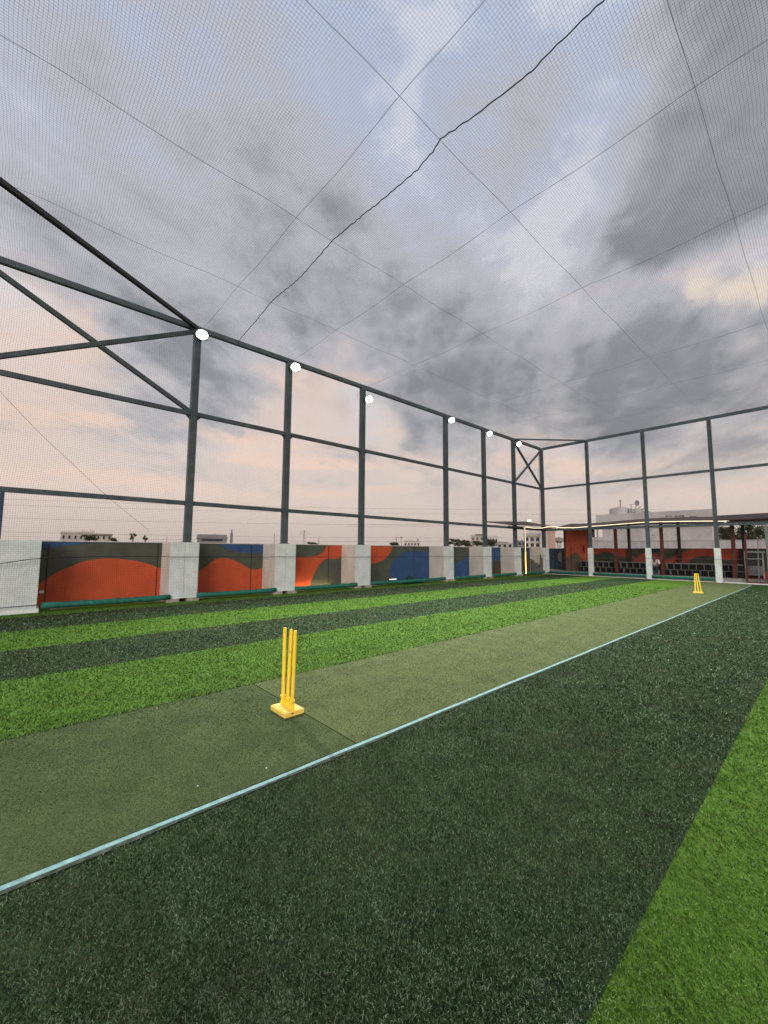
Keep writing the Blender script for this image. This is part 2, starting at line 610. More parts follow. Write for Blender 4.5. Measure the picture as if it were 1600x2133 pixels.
def turf_sheet_mat(name, c1, c2, c3, rough=0.9, streak=True, grain=70.0):
    """sheet of turf: three tones at pile scale, clumps at 5-30 cm and pale flattened streaks"""
    mt = bpy.data.materials.new(name)
    mt.use_nodes = True
    nt = mt.node_tree
    L = nt.links
    b = nt.nodes['Principled BSDF']
    b.inputs['Roughness'].default_value = rough
    b.inputs['Specular IOR Level'].default_value = 0.05
    tc = nt.nodes.new('ShaderNodeTexCoord')

    def noise(sc, det, stretch=(1, 1, 1), rot=0.0):
        mp = nt.nodes.new('ShaderNodeMapping')
        mp.inputs['Scale'].default_value = stretch
        mp.inputs['Rotation'].default_value = (0, 0, rot)
        L.new(tc.outputs['Object'], mp.inputs[0])
        n = nt.nodes.new('ShaderNodeTexNoise')
        n.inputs['Scale'].default_value = sc
        n.inputs['Detail'].default_value = det
        n.inputs['Roughness'].default_value = 0.65
        L.new(mp.outputs[0], n.inputs['Vector'])
        return n.outputs['Fac']

    def mr(v, a, c, lo=0.0, hi=1.0):
        n = nt.nodes.new('ShaderNodeMapRange')
        n.inputs['From Min'].default_value = a
        n.inputs['From Max'].default_value = c
        n.inputs['To Min'].default_value = lo
        n.inputs['To Max'].default_value = hi
        L.new(v, n.inputs['Value'])
        return n.outputs[0]

    def mix(f, a, c):
        n = nt.nodes.new('ShaderNodeMix')
        n.data_type = 'RGBA'
        L.new(f, n.inputs[0])
        for s_, v in ((n.inputs[6], a), (n.inputs[7], c)):
            if hasattr(v, 'is_output'):
                L.new(v, s_)
            else:
                s_.default_value = (*v, 1)
        return n.outputs[2]

    g = noise(grain, 4)
    col = mix(mr(g, 0.36, 0.62), c1, c2)
    cl = noise(3.0, 7)
    sc = nt.nodes.new('ShaderNodeVectorMath')
    sc.operation = 'SCALE'
    L.new(col, sc.inputs[0])
    L.new(mr(cl, 0.3, 0.7, 0.78, 1.24), sc.inputs['Scale'])
    col = sc.outputs[0]
    if streak:
        st = noise(5.5, 6, (1.0, 3.2, 1.0), 0.35)
        col = mix(mr(st, 0.60, 0.80, 0.0, 0.5), col, c3)
    L.new(col, b.inputs['Base Color'])
    bp = nt.nodes.new('ShaderNodeBump')
    bp.inputs['Strength'].default_value = 0.8
    bp.inputs['Distance'].default_value = 0.012
    L.new(g, bp.inputs['Height'])
    L.new(bp.outputs[0], b.inputs['Normal'])
    return mt


def blade_mat(name, ca, cb, cc, cd):
    mt = bpy.data.materials.new(name)
    mt.use_nodes = True
    nt = mt.node_tree
    b = nt.nodes['Principled BSDF']
    b.inputs['Roughness'].default_value = 0.75
    b.inputs['Specular IOR Level'].default_value = 0.08
    ge = nt.nodes.new('ShaderNodeNewGeometry')
    cr = nt.nodes.new('ShaderNodeValToRGB')
    e = cr.color_ramp.elements
    e[0].color = (*ca, 1)
    e[1].color = (*cc, 1)
    e.new(0.6).color = (*cb, 1)
    nt.links.new(ge.outputs['Random Per Island'], cr.inputs[0])
    n = nt.nodes.new('ShaderNodeTexNoise')
    n.inputs['Scale'].default_value = 2.6
    n.inputs['Detail'].default_value = 6
    tc = nt.nodes.new('ShaderNodeTexCoord')
    nt.links.new(tc.outputs['Object'], n.inputs['Vector'])
    mr = nt.nodes.new('ShaderNodeMapRange')
    mr.inputs['From Min'].default_value = 0.3
    mr.inputs['From Max'].default_value = 0.7
    mr.inputs['To Min'].default_value = 0.72
    mr.inputs['To Max'].default_value = 1.3
    nt.links.new(n.outputs['Fac'], mr.inputs['Value'])
    vm = nt.nodes.new('ShaderNodeVectorMath')
    vm.operation = 'SCALE'
    n2 = nt.nodes.new('ShaderNodeTexNoise')
    n2.inputs['Scale'].default_value = 1.1
    n2.inputs['Detail'].default_value = 7
    n2.inputs['Roughness'].default_value = 0.7
    nt.links.new(tc.outputs['Object'], n2.inputs['Vector'])
    m2 = nt.nodes.new('ShaderNodeMapRange')
    m2.inputs['From Min'].default_value = 0.46
    m2.inputs['From Max'].default_value = 0.72
    m2.inputs['To Max'].default_value = 0.7
    nt.links.new(n2.outputs['Fac'], m2.inputs['Value'])
    mx = nt.nodes.new('ShaderNodeMix')
    mx.data_type = 'RGBA'
    nt.links.new(m2.outputs[0], mx.inputs[0])
    nt.links.new(cr.outputs[0], mx.inputs[6])
    mx.inputs[7].default_value = (*cd, 1)
    n3 = nt.nodes.new('ShaderNodeTexNoise')
    n3.inputs['Scale'].default_value = 4.5
    n3.inputs['Detail'].default_value = 5
    n3.inputs['Roughness'].default_value = 0.65
    mp = nt.nodes.new('ShaderNodeMapping')
    mp.inputs['Scale'].default_value = (1.0, 2.6, 1.0)
    mp.inputs['Rotation'].default_value = (0, 0, 0.35)
    nt.links.new(tc.outputs['Object'], mp.inputs[0])
    nt.links.new(mp.outputs[0], n3.inputs['Vector'])
    m3 = nt.nodes.new('ShaderNodeMapRange')
    m3.inputs['From Min'].default_value = 0.54
    m3.inputs['From Max'].default_value = 0.78
    m3.inputs['To Max'].default_value = 0.6
    nt.links.new(n3.outputs['Fac'], m3.inputs['Value'])
    mx2 = nt.nodes.new('ShaderNodeMix')
    mx2.data_type = 'RGBA'
    nt.links.new(m3.outputs[0], mx2.inputs[0])
    nt.links.new(mx.outputs[2], mx2.inputs[6])
    mx2.inputs[7].default_value = (*cc, 1)
    nt.links.new(mx2.outputs[2], vm.inputs[0])
    nt.links.new(mr.outputs[0], vm.inputs['Scale'])
    nt.links.new(vm.outputs[0], b.inputs['Base Color'])
    return mt


turf_dark = turf_sheet_mat('dark_green_turf', (0.016, 0.030, 0.013), (0.048, 0.080, 0.031), (0.11, 0.15, 0.085))
turf_bright = turf_sheet_mat('bright_green_turf', (0.058, 0.120, 0.015), (0.102, 0.192, 0.025), (0.20, 0.30, 0.11))
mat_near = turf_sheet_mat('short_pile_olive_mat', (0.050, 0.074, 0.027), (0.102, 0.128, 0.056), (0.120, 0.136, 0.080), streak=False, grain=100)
mat_far = turf_sheet_mat('worn_lit_short_pile_olive_mat', (0.077, 0.100, 0.036), (0.142, 0.163, 0.071), (0.215, 0.224, 0.120), streak=True, grain=90)  # lighter than the near mat: light and view angle put into colour, plus wear
blade_dark = blade_mat('dark_turf_fibre', (0.005, 0.011, 0.004), (0.036, 0.062, 0.026), (0.215, 0.275, 0.175), (0.075, 0.069, 0.044))
blade_bright = blade_mat('bright_turf_fibre', (0.026, 0.060, 0.007), (0.072, 0.142, 0.020), (0.205, 0.300, 0.105), (0.068, 0.122, 0.024))

# ------------------------------------------------------------------ setting: ground, terrace, turf
WX, DY = -12.61, 25.39             # plane of the side fence, plane of the end fence
POST_Y = [3.68, 6.79, 10.17, 15.48, 18.75, 21.86, 25.39]
END_X = [-9.73, -6.74, -3.82]
STEP_B = [-11.783, -9.908, -8.122, -6.353, -4.441]

g = MB()
g.add([(-3000, -3000, -12), (3000, -3000, -12), (3000, 3000, -12), (-3000, 3000, -12)], [(0, 1, 2, 3)])
struct('ground', g, material('dusty_city_ground', (0.22, 0.19, 0.16), 0.95, 0.1, col2=(0.10, 0.11, 0.07), vscale=0.02),
       'dusty ground of the town below the terrace', 'ground')
struct('roof_terrace', MB().box(-13.9, 9.5, -6, 31.5, -12.2, -0.035), concrete,
       'concrete roof terrace slab carrying the turf', 'terrace')

xs = [(-13.37, STEP_B[0], 0), (STEP_B[0], STEP_B[1], 1), (STEP_B[1], STEP_B[2], 0), (STEP_B[2], STEP_B[3], 1), (STEP_B[3], STEP_B[4], 0),
      (-2.52, -0.624, 1), (-0.624, 1.25, 0), (1.25, 3.1, 1), (3.1, 4.95, 0), (4.95, 8.5, 1)]
names = ['narrow bright green turf strip at the foot of the painted wall', 'dark green turf stripe nearest the painted wall',
         'bright green turf stripe second from the painted wall', 'dark green turf stripe in the middle of the pitch side',
         'bright green turf stripe bordering the olive batting mat', 'wide dark green turf stripe right of the pale blue tape',
         'bright green turf stripe in the lower right corner', 'dark turf stripe outside the view', 'bright turf stripe outside the view',
         'last turf stripe outside the view']
for (x0, x1, d_), nm in zip(xs, names):
    x0b = x0 if x0 > -13 else -13.37
    y1 = 25.2
    mb = MB().box(x0b, x1, -5.5, y1, -0.033, 0.0)
    struct('turf_stripe', mb, turf_dark if d_ else turf_bright, nm, 'turf')

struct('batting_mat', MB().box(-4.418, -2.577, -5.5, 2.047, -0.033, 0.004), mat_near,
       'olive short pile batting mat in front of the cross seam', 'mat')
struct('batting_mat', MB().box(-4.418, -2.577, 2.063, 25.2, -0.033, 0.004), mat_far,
       'worn olive batting mat beyond the cross seam, brighter light put into its colour', 'mat')

# pale blue tape and the frayed edge beside it
n = 160
ys = np.linspace(-5.4, 24.3, n)
wob = 0.004 * np.sin(ys * 1.3) + 0.0015 * np.sin(ys * 5.3 + 1) + 0.005 * np.sin(ys * 0.7)
w = 0.0195 + 0.0015 * np.sin(ys * 7)
mb = MB()
vs_, fs = [], []
for i in range(n):
    zt = 0.0072 + 0.0006 * math.sin(ys[i] * 3.3)
    vs_ += [(-2.550 + wob[i] - w[i], ys[i], 0.006), (-2.550 + wob[i] - w[i] * .93, ys[i], zt),
            (-2.550 + wob[i] + w[i] * .93, ys[i], zt), (-2.550 + wob[i] + w[i], ys[i], 0.004)]
for i in range(n - 1):
    for k in range(3):
        fs.append((i * 4 + k, i * 4 + k + 1, i * 4 + k + 5, i * 4 + k + 4))
mb.add(vs_, fs)
solo('edge_tape', mb, tape_m, 'long pale blue tape line along the right edge of the batting mat', 'tape')
mb = MB()
vs_, fs = [], []
for i in range(n):
    e_ = 0.020 + 0.009 * math.sin(ys[i] * 4.1) + 0.006 * math.sin(ys[i] * 11 + 2)
    vs_ += [(-2.534 + wob[i], ys[i], 0.008), (-2.522 + wob[i] + e_ * .6, ys[i], 0.006)]
for i in range(n - 1):
    fs.append((i * 2, i * 2 + 1, i * 2 + 3, i * 2 + 2))
mb.add(vs_, fs)
solo('frayed_mat_edge', mb, edge_m, 'frayed grey backing strip just right of the pale blue tape', 'mat edge')


def pile(name, ranges, mat_, N, rmin, rmax, label, hgt, lean, zb=-0.001, wk=1.0, yr=(-9, 25.1)):
    """turf fibres: one bent sliver each, thinning out with distance"""
    th0, th1 = R(-28), R(112)                       # sector left of +Y
    u = rng.random(N)
    r_ = rmin * (rmax / rmin) ** u                  # density falls as 1/r^2 beyond rmin
    th = th0 + (th1 - th0) * rng.random(N)
    x = -np.sin(th) * r_
    y = np.cos(th) * r_
    y -= 0.0
    keep = np.zeros(N, bool)
    for a, b in ranges:
        keep |= (x > a) & (x < b)
    keep &= (y > yr[0]) & (y < yr[1])
    x, y, r_ = x[keep], y[keep], r_[keep]
    k = len(x)
    s = np.clip(r_ / 2.9, 0.72, 6.0)
    a = rng.random(k) * 2 * math.pi
    wd = 0.0021 * wk * s * (0.7 + 0.8 * rng.random(k))
    h = hgt * (0.55 + 0.7 * rng.random(k)) * np.clip(s, 1, 1.5)
    ln = lean * (0.4 + rng.random(k)) * np.clip(s, 1, 2.2)
    la = rng.random(k) * 2 * math.pi
    c = np.stack([x, y, np.full(k, zb)], 1)
    dw_ = np.stack([np.cos(a) * wd, np.sin(a) * wd, np.zeros(k)], 1)
    mid = c + np.stack([np.cos(la) * ln * .35, np.sin(la) * ln * .35, h * .7], 1)
    tip = c + np.stack([np.cos(la) * ln, np.sin(la) * ln, h], 1)
    V = np.stack([c - dw_, c + dw_, mid + dw_ * .8, mid - dw_ * .8, tip + dw_ * .35, tip - dw_ * .35], 1).reshape(-1, 3)
    b0 = np.arange(k)[:, None] * 6
    F = np.concatenate([b0 + np.array([[0, 1, 2, 3]]), b0 + np.array([[3, 2, 4, 5]])], 0)
    o = np_mesh(name, V, F, mat_)
    return tag(o, label, 'grass', None, 'stuff')


pile('turf_fibres', [(-11.783, -9.908), (-8.122, -6.353), (-4.456, -4.412), (-2.50, -0.624), (1.25, 3.1)], blade_dark, 720000, 1.25, 21.0,
     'dark green artificial turf fibres standing on the dark stripes', 0.0105, 0.008)
pile('turf_fibres', [(-12.3, -11.783), (-9.908, -8.122), (-6.353, -4.45), (-0.624, 1.25)], blade_bright, 620000, 1.25, 21.0,
     'bright green artificial turf fibres standing on the bright stripes', 0.0105, 0.008)

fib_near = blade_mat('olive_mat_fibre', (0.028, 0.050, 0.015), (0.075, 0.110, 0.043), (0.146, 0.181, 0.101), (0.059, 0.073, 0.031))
fib_far = blade_mat('worn_lit_olive_mat_fibre', (0.064, 0.083, 0.027), (0.138, 0.161, 0.067), (0.239, 0.255, 0.142), (0.164, 0.161, 0.083))  # same brighter light painted into the far fibres, with wear
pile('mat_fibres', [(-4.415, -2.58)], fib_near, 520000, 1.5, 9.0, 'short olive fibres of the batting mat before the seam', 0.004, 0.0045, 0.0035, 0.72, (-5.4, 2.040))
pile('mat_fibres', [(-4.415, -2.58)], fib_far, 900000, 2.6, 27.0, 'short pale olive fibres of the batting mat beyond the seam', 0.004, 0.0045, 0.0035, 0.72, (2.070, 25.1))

# ------------------------------------------------------------------ boundary wall with mural and piers
PX = -13.38
bw = thing('boundary_wall', 'low wall with red, olive and blue wave mural between white piers along the left side', 'wall', (PX, 0, 0))
PH = 0.38
pier_c = [3.60] + POST_Y[1:6] + [25.36]
wall_edges = [(0.40, 3.22), (3.98, 6.41), (7.17, 9.80), (10.54, 15.10), (15.85, 18.38), (19.12, 21.50), (22.22, 25.0)]


def smooth_poly(pts, closed=False, k=4):
    out = []
    n_ = len(pts)
    for i in range(n_ - 1):
        p0 = pts[max(i - 1, 0)]
        p1, p2 = pts[i], pts[i + 1]
        p3 = pts[min(i + 2, n_ - 1)]
        for j in range(k):
            t = j / k
            out.append(tuple(0.5 * ((2 * p1[q]) + (-p0[q] + p2[q]) * t + (2 * p0[q] - 5 * p1[q] + 4 * p2[q] - p3[q]) * t * t
                                    + (-p0[q] + 3 * p1[q] - 3 * p2[q] + p3[q]) * t ** 3) for q in (0, 1)))
    out.append(pts[-1])
    return out


# curves in (y, z); each closed by the straight rest of its outline
shapes = {
    0: [('red', [(0.30, 0.42), (0.5, 0.59), (0.62, 0.7), (0.8, 0.85), (1.05, 0.99), (1.36, 1.13), (1.64, 1.19), (1.93, 1.21), (2.24, 1.18), (2.61, 1.12),
                 (2.89, 1.03), (3.14, 0.93), (3.40, 0.87)], [(3.40, 0.0), (0.30, 0.0)]),
        ('blue', [(0.30, 1.43), (0.49, 1.45), (0.76, 1.51), (1.06, 1.56), (1.41, 1.61), (1.78, 1.645)], [(0.30, 1.645)])],
    1: [('red', [(3.9, 0.55), (4.15, 0.68), (4.33, 0.8), (4.52, 0.94), (4.74, 1.12), (4.92, 1.18), (5.16, 1.17), (5.41, 1.1), (5.66, 0.98), (5.93, 0.83), (6.15, 0.775),
                 (6.37, 0.82), (6.5, 0.86)], [(6.5, 0.0), (3.9, 0.0)]),
        ('blue', [(4.85, 1.645), (4.99, 1.55), (5.21, 1.45), (5.58, 1.39), (5.98, 1.345), (6.5, 1.34)], [(6.5, 1.645)])],
    2: [('red', [(7.1, 1.17), (7.65, 1.18), (8.02, 1.2), (8.48, 1.22), (8.75, 1.29), (8.95, 1.44), (9.05, 1.645)],
         [(9.85, 1.645), (9.85, 1.15), (9.72, 1.15), (9.5, 1.12), (9.39, 1.11), (9.17, 1.13), (9.02, 1.10), (8.89, 1.03), (8.75, 0.91), (8.63, 0.75), (8.53, 0.59),
          (8.43, 0.41), (8.36, 0.23), (8.32, 0.0), (7.1, 0.0)])],
    3: [('red', [(12.64, 1.645), (12.53, 1.45), (12.40, 1.27), (12.21, 1.11), (11.86, 0.96), (11.51, 0.90), (11.26, 0.88), (10.5, 0.88)], [(10.5, 1.645)]),
        ('blue', [(12.44, 0.0), (12.44, 0.3), (12.47, 0.58), (12.67, 0.97), (13.05, 1.25), (13.54, 1.39), (14.36, 1.42), (14.89, 1.40), (15.12, 1.40)], [(15.12, 0.0)])],
    4: [('blue', [(15.8, 0.60), (16.83, 0.76), (17.11, 0.80), (17.5, 0.86), (17.89, 1.02), (18.2, 1.14), (18.42, 1.2)], [(18.42, 0.0), (15.8, 0.0)])],
    5: [('blue', [(19.1, 0.9), (19.8, 0.93), (20.37, 0.90), (21.2, 0.88), (21.55, 0.9)], [(21.55, 1.645), (19.1, 1.645)]),
        ('brown', [(19.1, 0.878), (19.8, 0.905), (20.37, 0.878), (21.2, 0.857), (21.55, 0.878)], [(21.55, 0.0), (19.1, 0.0)])],
    6: [('teal', [(22.2, 1.0), (23.3, 1.05), (24.2, 0.98), (25.0, 1.05)], [(25.0, 1.645), (22.2, 1.645)]),
        ('brown', [(22.2, 0.975), (23.3, 1.025), (24.2, 0.955), (25.0, 1.025)], [(25.0, 0.0), (22.2, 0.0)])],
}
cm = {'red': 1, 'blue': 2, 'teal': 3, 'brown': 4}
lab = ['panel with a broad red hump under dark olive and a blue corner', 'panel with a smaller red hill and a blue patch top right',
       'panel crossed by a red S-shaped wave over dark olive', 'panel with a red quarter disc and a large blue dome',
       'dark olive panel with blue lower part', 'narrow panel, blue above brown', 'dark teal panel beside the corner pier']
plines = [[0.61, 3.10], [5.97], [9.15], [14.0], [17.1], [20.8], [23.6]]
for i, (y0, y1) in enumerate(wall_edges):
    mb = MB()
    mb.cur = 0
    mb.box(PX - 0.14, PX, y0 - 0.1, y1 + 0.1, -0.03, 1.645)
    for nm, curve, rest in shapes[i]:
        mb.cur = cm[nm]
        poly = smooth_poly(curve) + rest
        mb.prism_x(poly, PX + 0.0005, PX + 0.004)
    p_ = part('painted_panel', mb, [mur_base, mur_red, mur_blue, mur_teal, mur_brown], bw, label=lab[i])
    for pl in plines[i]:
        # shallow column edge standing proud of the panel, painted with it
        mb = MB()
        mb.cur = 0
        zc = 1.645
        mb.box(PX + 0.004, PX + 0.055, pl, pl + 0.16, 0.0, zc)
        part('pilaster', mb, [mur_base], bw) if False else None
    mb = MB().bevbox(PX - 0.17, PX + 0.025, y0 - 0.05, y1 + 0.05, 1.645, 1.675, 0.006)
    part('coping', mb, coping_m, bw)
# vertical joints of the wall seen in the photograph
for i, pls in enumerate(plines):
    for pl in pls:
        mb = MB().box(PX + 0.004, PX + 0.016, pl, pl + 0.022, 0.0, 1.64)
        part('joint_cover', mb, material('joint_shade_paint', (0.06, 0.040, 0.034), 0.8), bw)

FX = -12.46                           # front face of the piers


def pier(yc, hw, label=None, footing=True, peel=False):
    mb = MB()
    mb.cur = 0
    # body: white front, beige sides
    b_ = 0.012
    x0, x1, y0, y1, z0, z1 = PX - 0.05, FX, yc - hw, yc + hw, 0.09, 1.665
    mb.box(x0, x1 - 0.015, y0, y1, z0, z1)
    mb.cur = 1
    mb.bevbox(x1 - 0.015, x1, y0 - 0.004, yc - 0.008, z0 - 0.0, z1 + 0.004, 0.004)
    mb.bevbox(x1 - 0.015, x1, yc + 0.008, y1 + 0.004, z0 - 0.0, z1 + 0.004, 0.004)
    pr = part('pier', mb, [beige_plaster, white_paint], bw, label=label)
    if footing:
        for a, b in ((y0 - 0.05, yc - 0.10), (yc + 0.10, y1 + 0.05)):
            mb = MB().bevbox(PX, FX + 0.055, a, b, -0.02, 0.088, 0.012)
            part('footing', mb, footing_m if hw < 1 else white_paint, pr)
        # a scrap of crumpled cloth stuffed in the gap between the footings
    mb = MB().bevbox(FX, FX + 0.022, y0 - 0.004, y1 + 0.004, 0.092, 0.20, 0.006)
    part('skirting', mb, white_paint, pr)
    return pr


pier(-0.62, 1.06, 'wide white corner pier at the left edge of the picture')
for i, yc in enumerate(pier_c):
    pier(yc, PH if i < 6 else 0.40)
# patches of peeled plaster on the side face of the corner pier
mb = MB()
ys0 = 25.36 - 0.40 - 0.004
mb.prism_y([(-13.35, 0.05), (-13.35, 0.95), (-13.2, 0.90), (-13.12, 0.88), (-13.05, 0.74), (-12.98, 0.70), (-12.86, 0.71), (-12.82, 0.60), (-12.72, 0.62), (-12.70, 1.05),
            (-12.68, 1.30), (-12.62, 1.18), (-12.56, 1.02), (-12.50, 1.0), (-12.50, 0.05)], ys0 - 0.004, ys0 + 0.002)
part('peeled_patch', mb, [concrete_dark], bw)

# mounted on the first panel
mb = MB().bevbox(PX + 0.005, PX + 0.03, 0.505, 0.60, 0.355, 0.425, 0.004)
solo('socket_plate', mb, white_paint, 'small white socket plate low on the first red panel', 'socket')

# green rolled matting tubes lying between the piers
tube_group = 'green rolled mats lying between the piers'
spans = []
prev = 0.45
edges = [0.45] + [v for yc in pier_c[:6] for v in (yc - PH, yc + PH)] + [25.36 - 0.40]
tl = ['left of the first white pier', 'between the first and second white pier', 'in front of the red S-wave panel',
      'longest, in front of the blue dome panel', 'in front of the dark panel after the fourth pier', 'in front of the narrow blue and brown panel',
      'last before the corner pier']
for i in range(7):
    a, b = edges[2 * i] - 0.02 if i else 0.52, edges[2 * i + 1] + 0.03
    nn = max(6, int((b - a) * 5))
    pts = [(-12.42 + 0.012 * math.sin(k * 1.3 + i), a + (b - a) * k / nn, 0.150 - 0.012 * math.sin(math.pi * k / nn) + 0.004 * math.sin(k * 2.2)) for k in range(nn + 1)]
    rr = [0.072 + 0.004 * math.sin(k * 1.9 + i) for k in range(nn + 1)]
    solo('rolled_mat', MB().tube(pts, rr, 12), tube_m, 'green rolled mat, ' + tl[i], 'mat roll', tube_group, smooth=True)
# pale sheet edge under the tubes
for i in range(7):
    a, b = edges[2 * i] if i else 0.7, edges[2 * i + 1]
    k = 14
    vs_, fs = [], []
    for j in range(k + 1):
        yy = a + (b - a) * j / k
        zz = 0.045 + 0.022 * math.sin(math.pi * j / k)
        vs_ += [(-12.50, yy, zz + 0.012), (-12.43, yy, zz), (-12.50, yy, zz - 0.004)]
    for j in range(k):
        for q in range(3):
            fs.append((j * 3 + q, j * 3 + (q + 1) % 3, j * 3 + 3 + (q + 1) % 3, j * 3 + 3 + q))
    solo('base_strip', MB().add(vs_, fs), coping_m, 'pale strip under the green roll, ' + tl[i], 'strip', 'pale strips under the side rolls')

# two lamps on the floor behind the rolls
mb = MB().bevbox(-13.26, -13.18, 7.35, 9.3, 0.0, 0.05, 0.005)
fl = solo('floor_lamp_bar', mb, led_warm, 'amber lit lamp bar on the floor under the red S-wave panel', 'lamp')
ld = bpy.data.lights.new('floor_lamp_light', 'AREA')
ld.shape = 'RECTANGLE'
ld.size, ld.size_y = 1.9, 0.06
ld.energy = 3.5
ld.color = (1.0, 0.84, 0.42)
lo_ = bpy.data.objects.new('floor_lamp_light', ld)
COL.objects.link(lo_)
lo_.location = (-13.22, 8.32, 0.07)
aim_ = Vector((-0.75, 0, 0.55)).normalized()
lx = Vector((0, 1, 0))
lz_ = -aim_
ly2 = lz_.cross(lx)
lo_.rotation_euler = Matrix((lx, ly2, lz_)).transposed().to_euler()
t = thing('floor_spotlight', 'small white floor spotlight glowing below the blue dome panel', 'lamp', (-12.9, 12.25, 0.0))
part('lens', MB().bevbox(-12.93, -12.87, 12.0, 12.4, 0.205, 0.222, 0.005), material('lit_spot_lens', (1, 1, 1), emit=((1.0, 0.93, 0.75), 1.6)), t)
part('housing', MB().bevbox(-12.95, -12.85, 11.97, 12.53, 0.0, 0.2, 0.01), house_m, t)
# crumpled dark green cover beside it
mb = MB()
prof = [(0.0, 0.30), (0.10, 0.31), (0.22, 0.20), (0.34, 0.10)]
kk = 11
vs_, fs = [], []
for j in range(9):
    yy = 12.62 + j * 0.14
    h = [0.05, 0.16, 0.30, 0.36, 0.28, 0.24, 0.22, 0.15, 0.05][j]
    for q in range(6):
        a = math.pi * q / 5
        vs_.append((-12.72 + 0.2 * math.cos(a) * (0.6 + 0.4 * random.random()), yy + 0.03 * random.random(), h * math.sin(a) + 0.0))
for j in range(8):
    for q in range(5):
        fs.append((j * 6 + q, j * 6 + q + 1, j * 6 + q + 7, j * 6 + q + 6))
fs += [tuple(range(5, -1, -1)), tuple(48 + q for q in range(6))]
solo('crumpled_cover', MB().add(vs_, fs), material('dark_green_cloth', (0.012, 0.045, 0.03), 0.9), 'crumpled dark green cover on the floor before the blue dome', 'cloth')

# ------------------------------------------------------------------ steel frames
ZT, ZM, ZL = 8.16, 5.50, 2.81
Y0 = -1.18
sf = thing('side_fence_frame', 'tall dark steel frame of posts and rails rising from the left wall, carrying six floodlights', 'fence frame', (WX, 0, 0))
PW = 0.185
for yy in POST_Y[:6] + [DY]:
    part('post', MB().bar((WX, yy, 1.58), (WX, yy, ZT - 0.06), PW if yy < 25 else 0.2, PW), steel, sf)
part('post', MB().bar((WX, Y0, 1.58), (WX, Y0, ZT - 0.06), PW, PW), steel, sf)
part('short_post', MB().bar((WX, -0.31, 1.6), (WX, -0.31, ZL - 0.06), 0.08, 0.08), material('blue_grey_pipe', (0.05, 0.07, 0.12), 0.5), sf, label='thin blue-grey post under the lowest rail at the left edge')
ally = [Y0] + POST_Y
for z_, h_ in ((ZT, 0.15), (ZM, 0.12), (ZL, 0.12)):
    for a, b in zip(ally[:-1], ally[1:]):
        if z_ == ZT:
            part('rail', MB().bar((WX, a - 0.1 if a == Y0 else a, z_), (WX, b, z_), 0.12, h_), steel, sf)
        else:
            part('rail', MB().bar((WX, a + PW / 2, z_), (WX, b - PW / 2, z_), 0.10, h_), steel, sf)


def brace(parent, a, b, w=0.11):
    return part('brace', MB().bar(a, b, w, w), steel, parent)


brace(sf, (WX - 0.004, Y0 + 0.09, ZT - 0.1), (WX - 0.004, 3.59, ZM + 0.05))
brace(sf, (WX + 0.006, Y0 + 0.09, ZM + 0.1), (WX + 0.006, 3.59, ZT - 0.12))
brace(sf, (WX - 0.004, 21.95, ZT - 0.1), (WX - 0.004, DY - 0.1, ZM + 0.05), 0.10)
brace(sf, (WX + 0.006, 21.95, ZM + 0.1), (WX + 0.006, DY - 0.1, ZT - 0.12), 0.10)
part('corner_brace', MB().bar((WX, 3.68, ZT + 0.02), (-9.45, -1.25, ZT + 0.02), 0.10, 0.10), steel_brown, sf, label='dark brown diagonal tube across the near roof corner')
part('corner_brace', MB().bar((WX, 21.86, ZT + 0.03), (-9.73, DY, ZT + 0.03), 0.08, 0.08), steel, sf, label='horizontal diagonal tube across the far roof corner')

ef = thing('end_fence_frame', 'dark steel frame with white-footed posts closing the far end of the pitch', 'fence frame', (0, DY, 0))
endx = [-12.61] + END_X + [-0.91, 2.0, 4.9]
for xx in endx[1:]:
    part('post', MB().bar((xx, DY, 1.6), (xx, DY, ZT - 0.06), 0.165, 0.16), steel, ef)
    fp = part('white_foot', MB().bevbox(xx - 0.125, xx + 0.125, DY - 0.12, DY + 0.10, 0.0, 1.66, 0.012), white_paint, ef)
for z_, h_ in ((ZT, 0.15), (ZM, 0.12), (ZL, 0.13)):
    for a, b in zip(endx[:-1], endx[1:]):
        g_ = 0.1
        part('rail', MB().bar((a + (g_ if z_ != ZT or a == WX else 0), DY, z_ + (0.002 if z_ == ZT else 0)), (b - (g_ if z_ != ZT else 0), DY, z_ + (0.002 if z_ == ZT else 0)), 0.10, h_), steel, ef)
for yy in POST_Y[:6] + [DY]:
    if yy < 25:
        part('base_plate', MB().bevbox(WX - 0.15, WX + 0.14, yy - 0.15, yy + 0.15, 1.670, 1.682, 0.003), steel_brown, sf)
        for sy in (-1, 1):
            # gusset triangles below the middle rail
            for z_ in (ZM,):
                mb = MB().prism_x([(yy + sy * PW / 2, z_ - 0.062), (yy + sy * (PW / 2 + 0.14), z_ - 0.062), (yy + sy * PW / 2, z_ - 0.20)], WX - 0.006, WX + 0.006)
                part('gusset', mb, steel, sf)
# small tie-bolts sticking out of the posts below the top rail
for xx in endx[1:4]:
    part('tie_peg', MB().bar((xx - 0.13, DY - 0.03, 7.72), (xx + 0.13, DY - 0.03, 7.72), 0.02, 0.02), steel, ef)

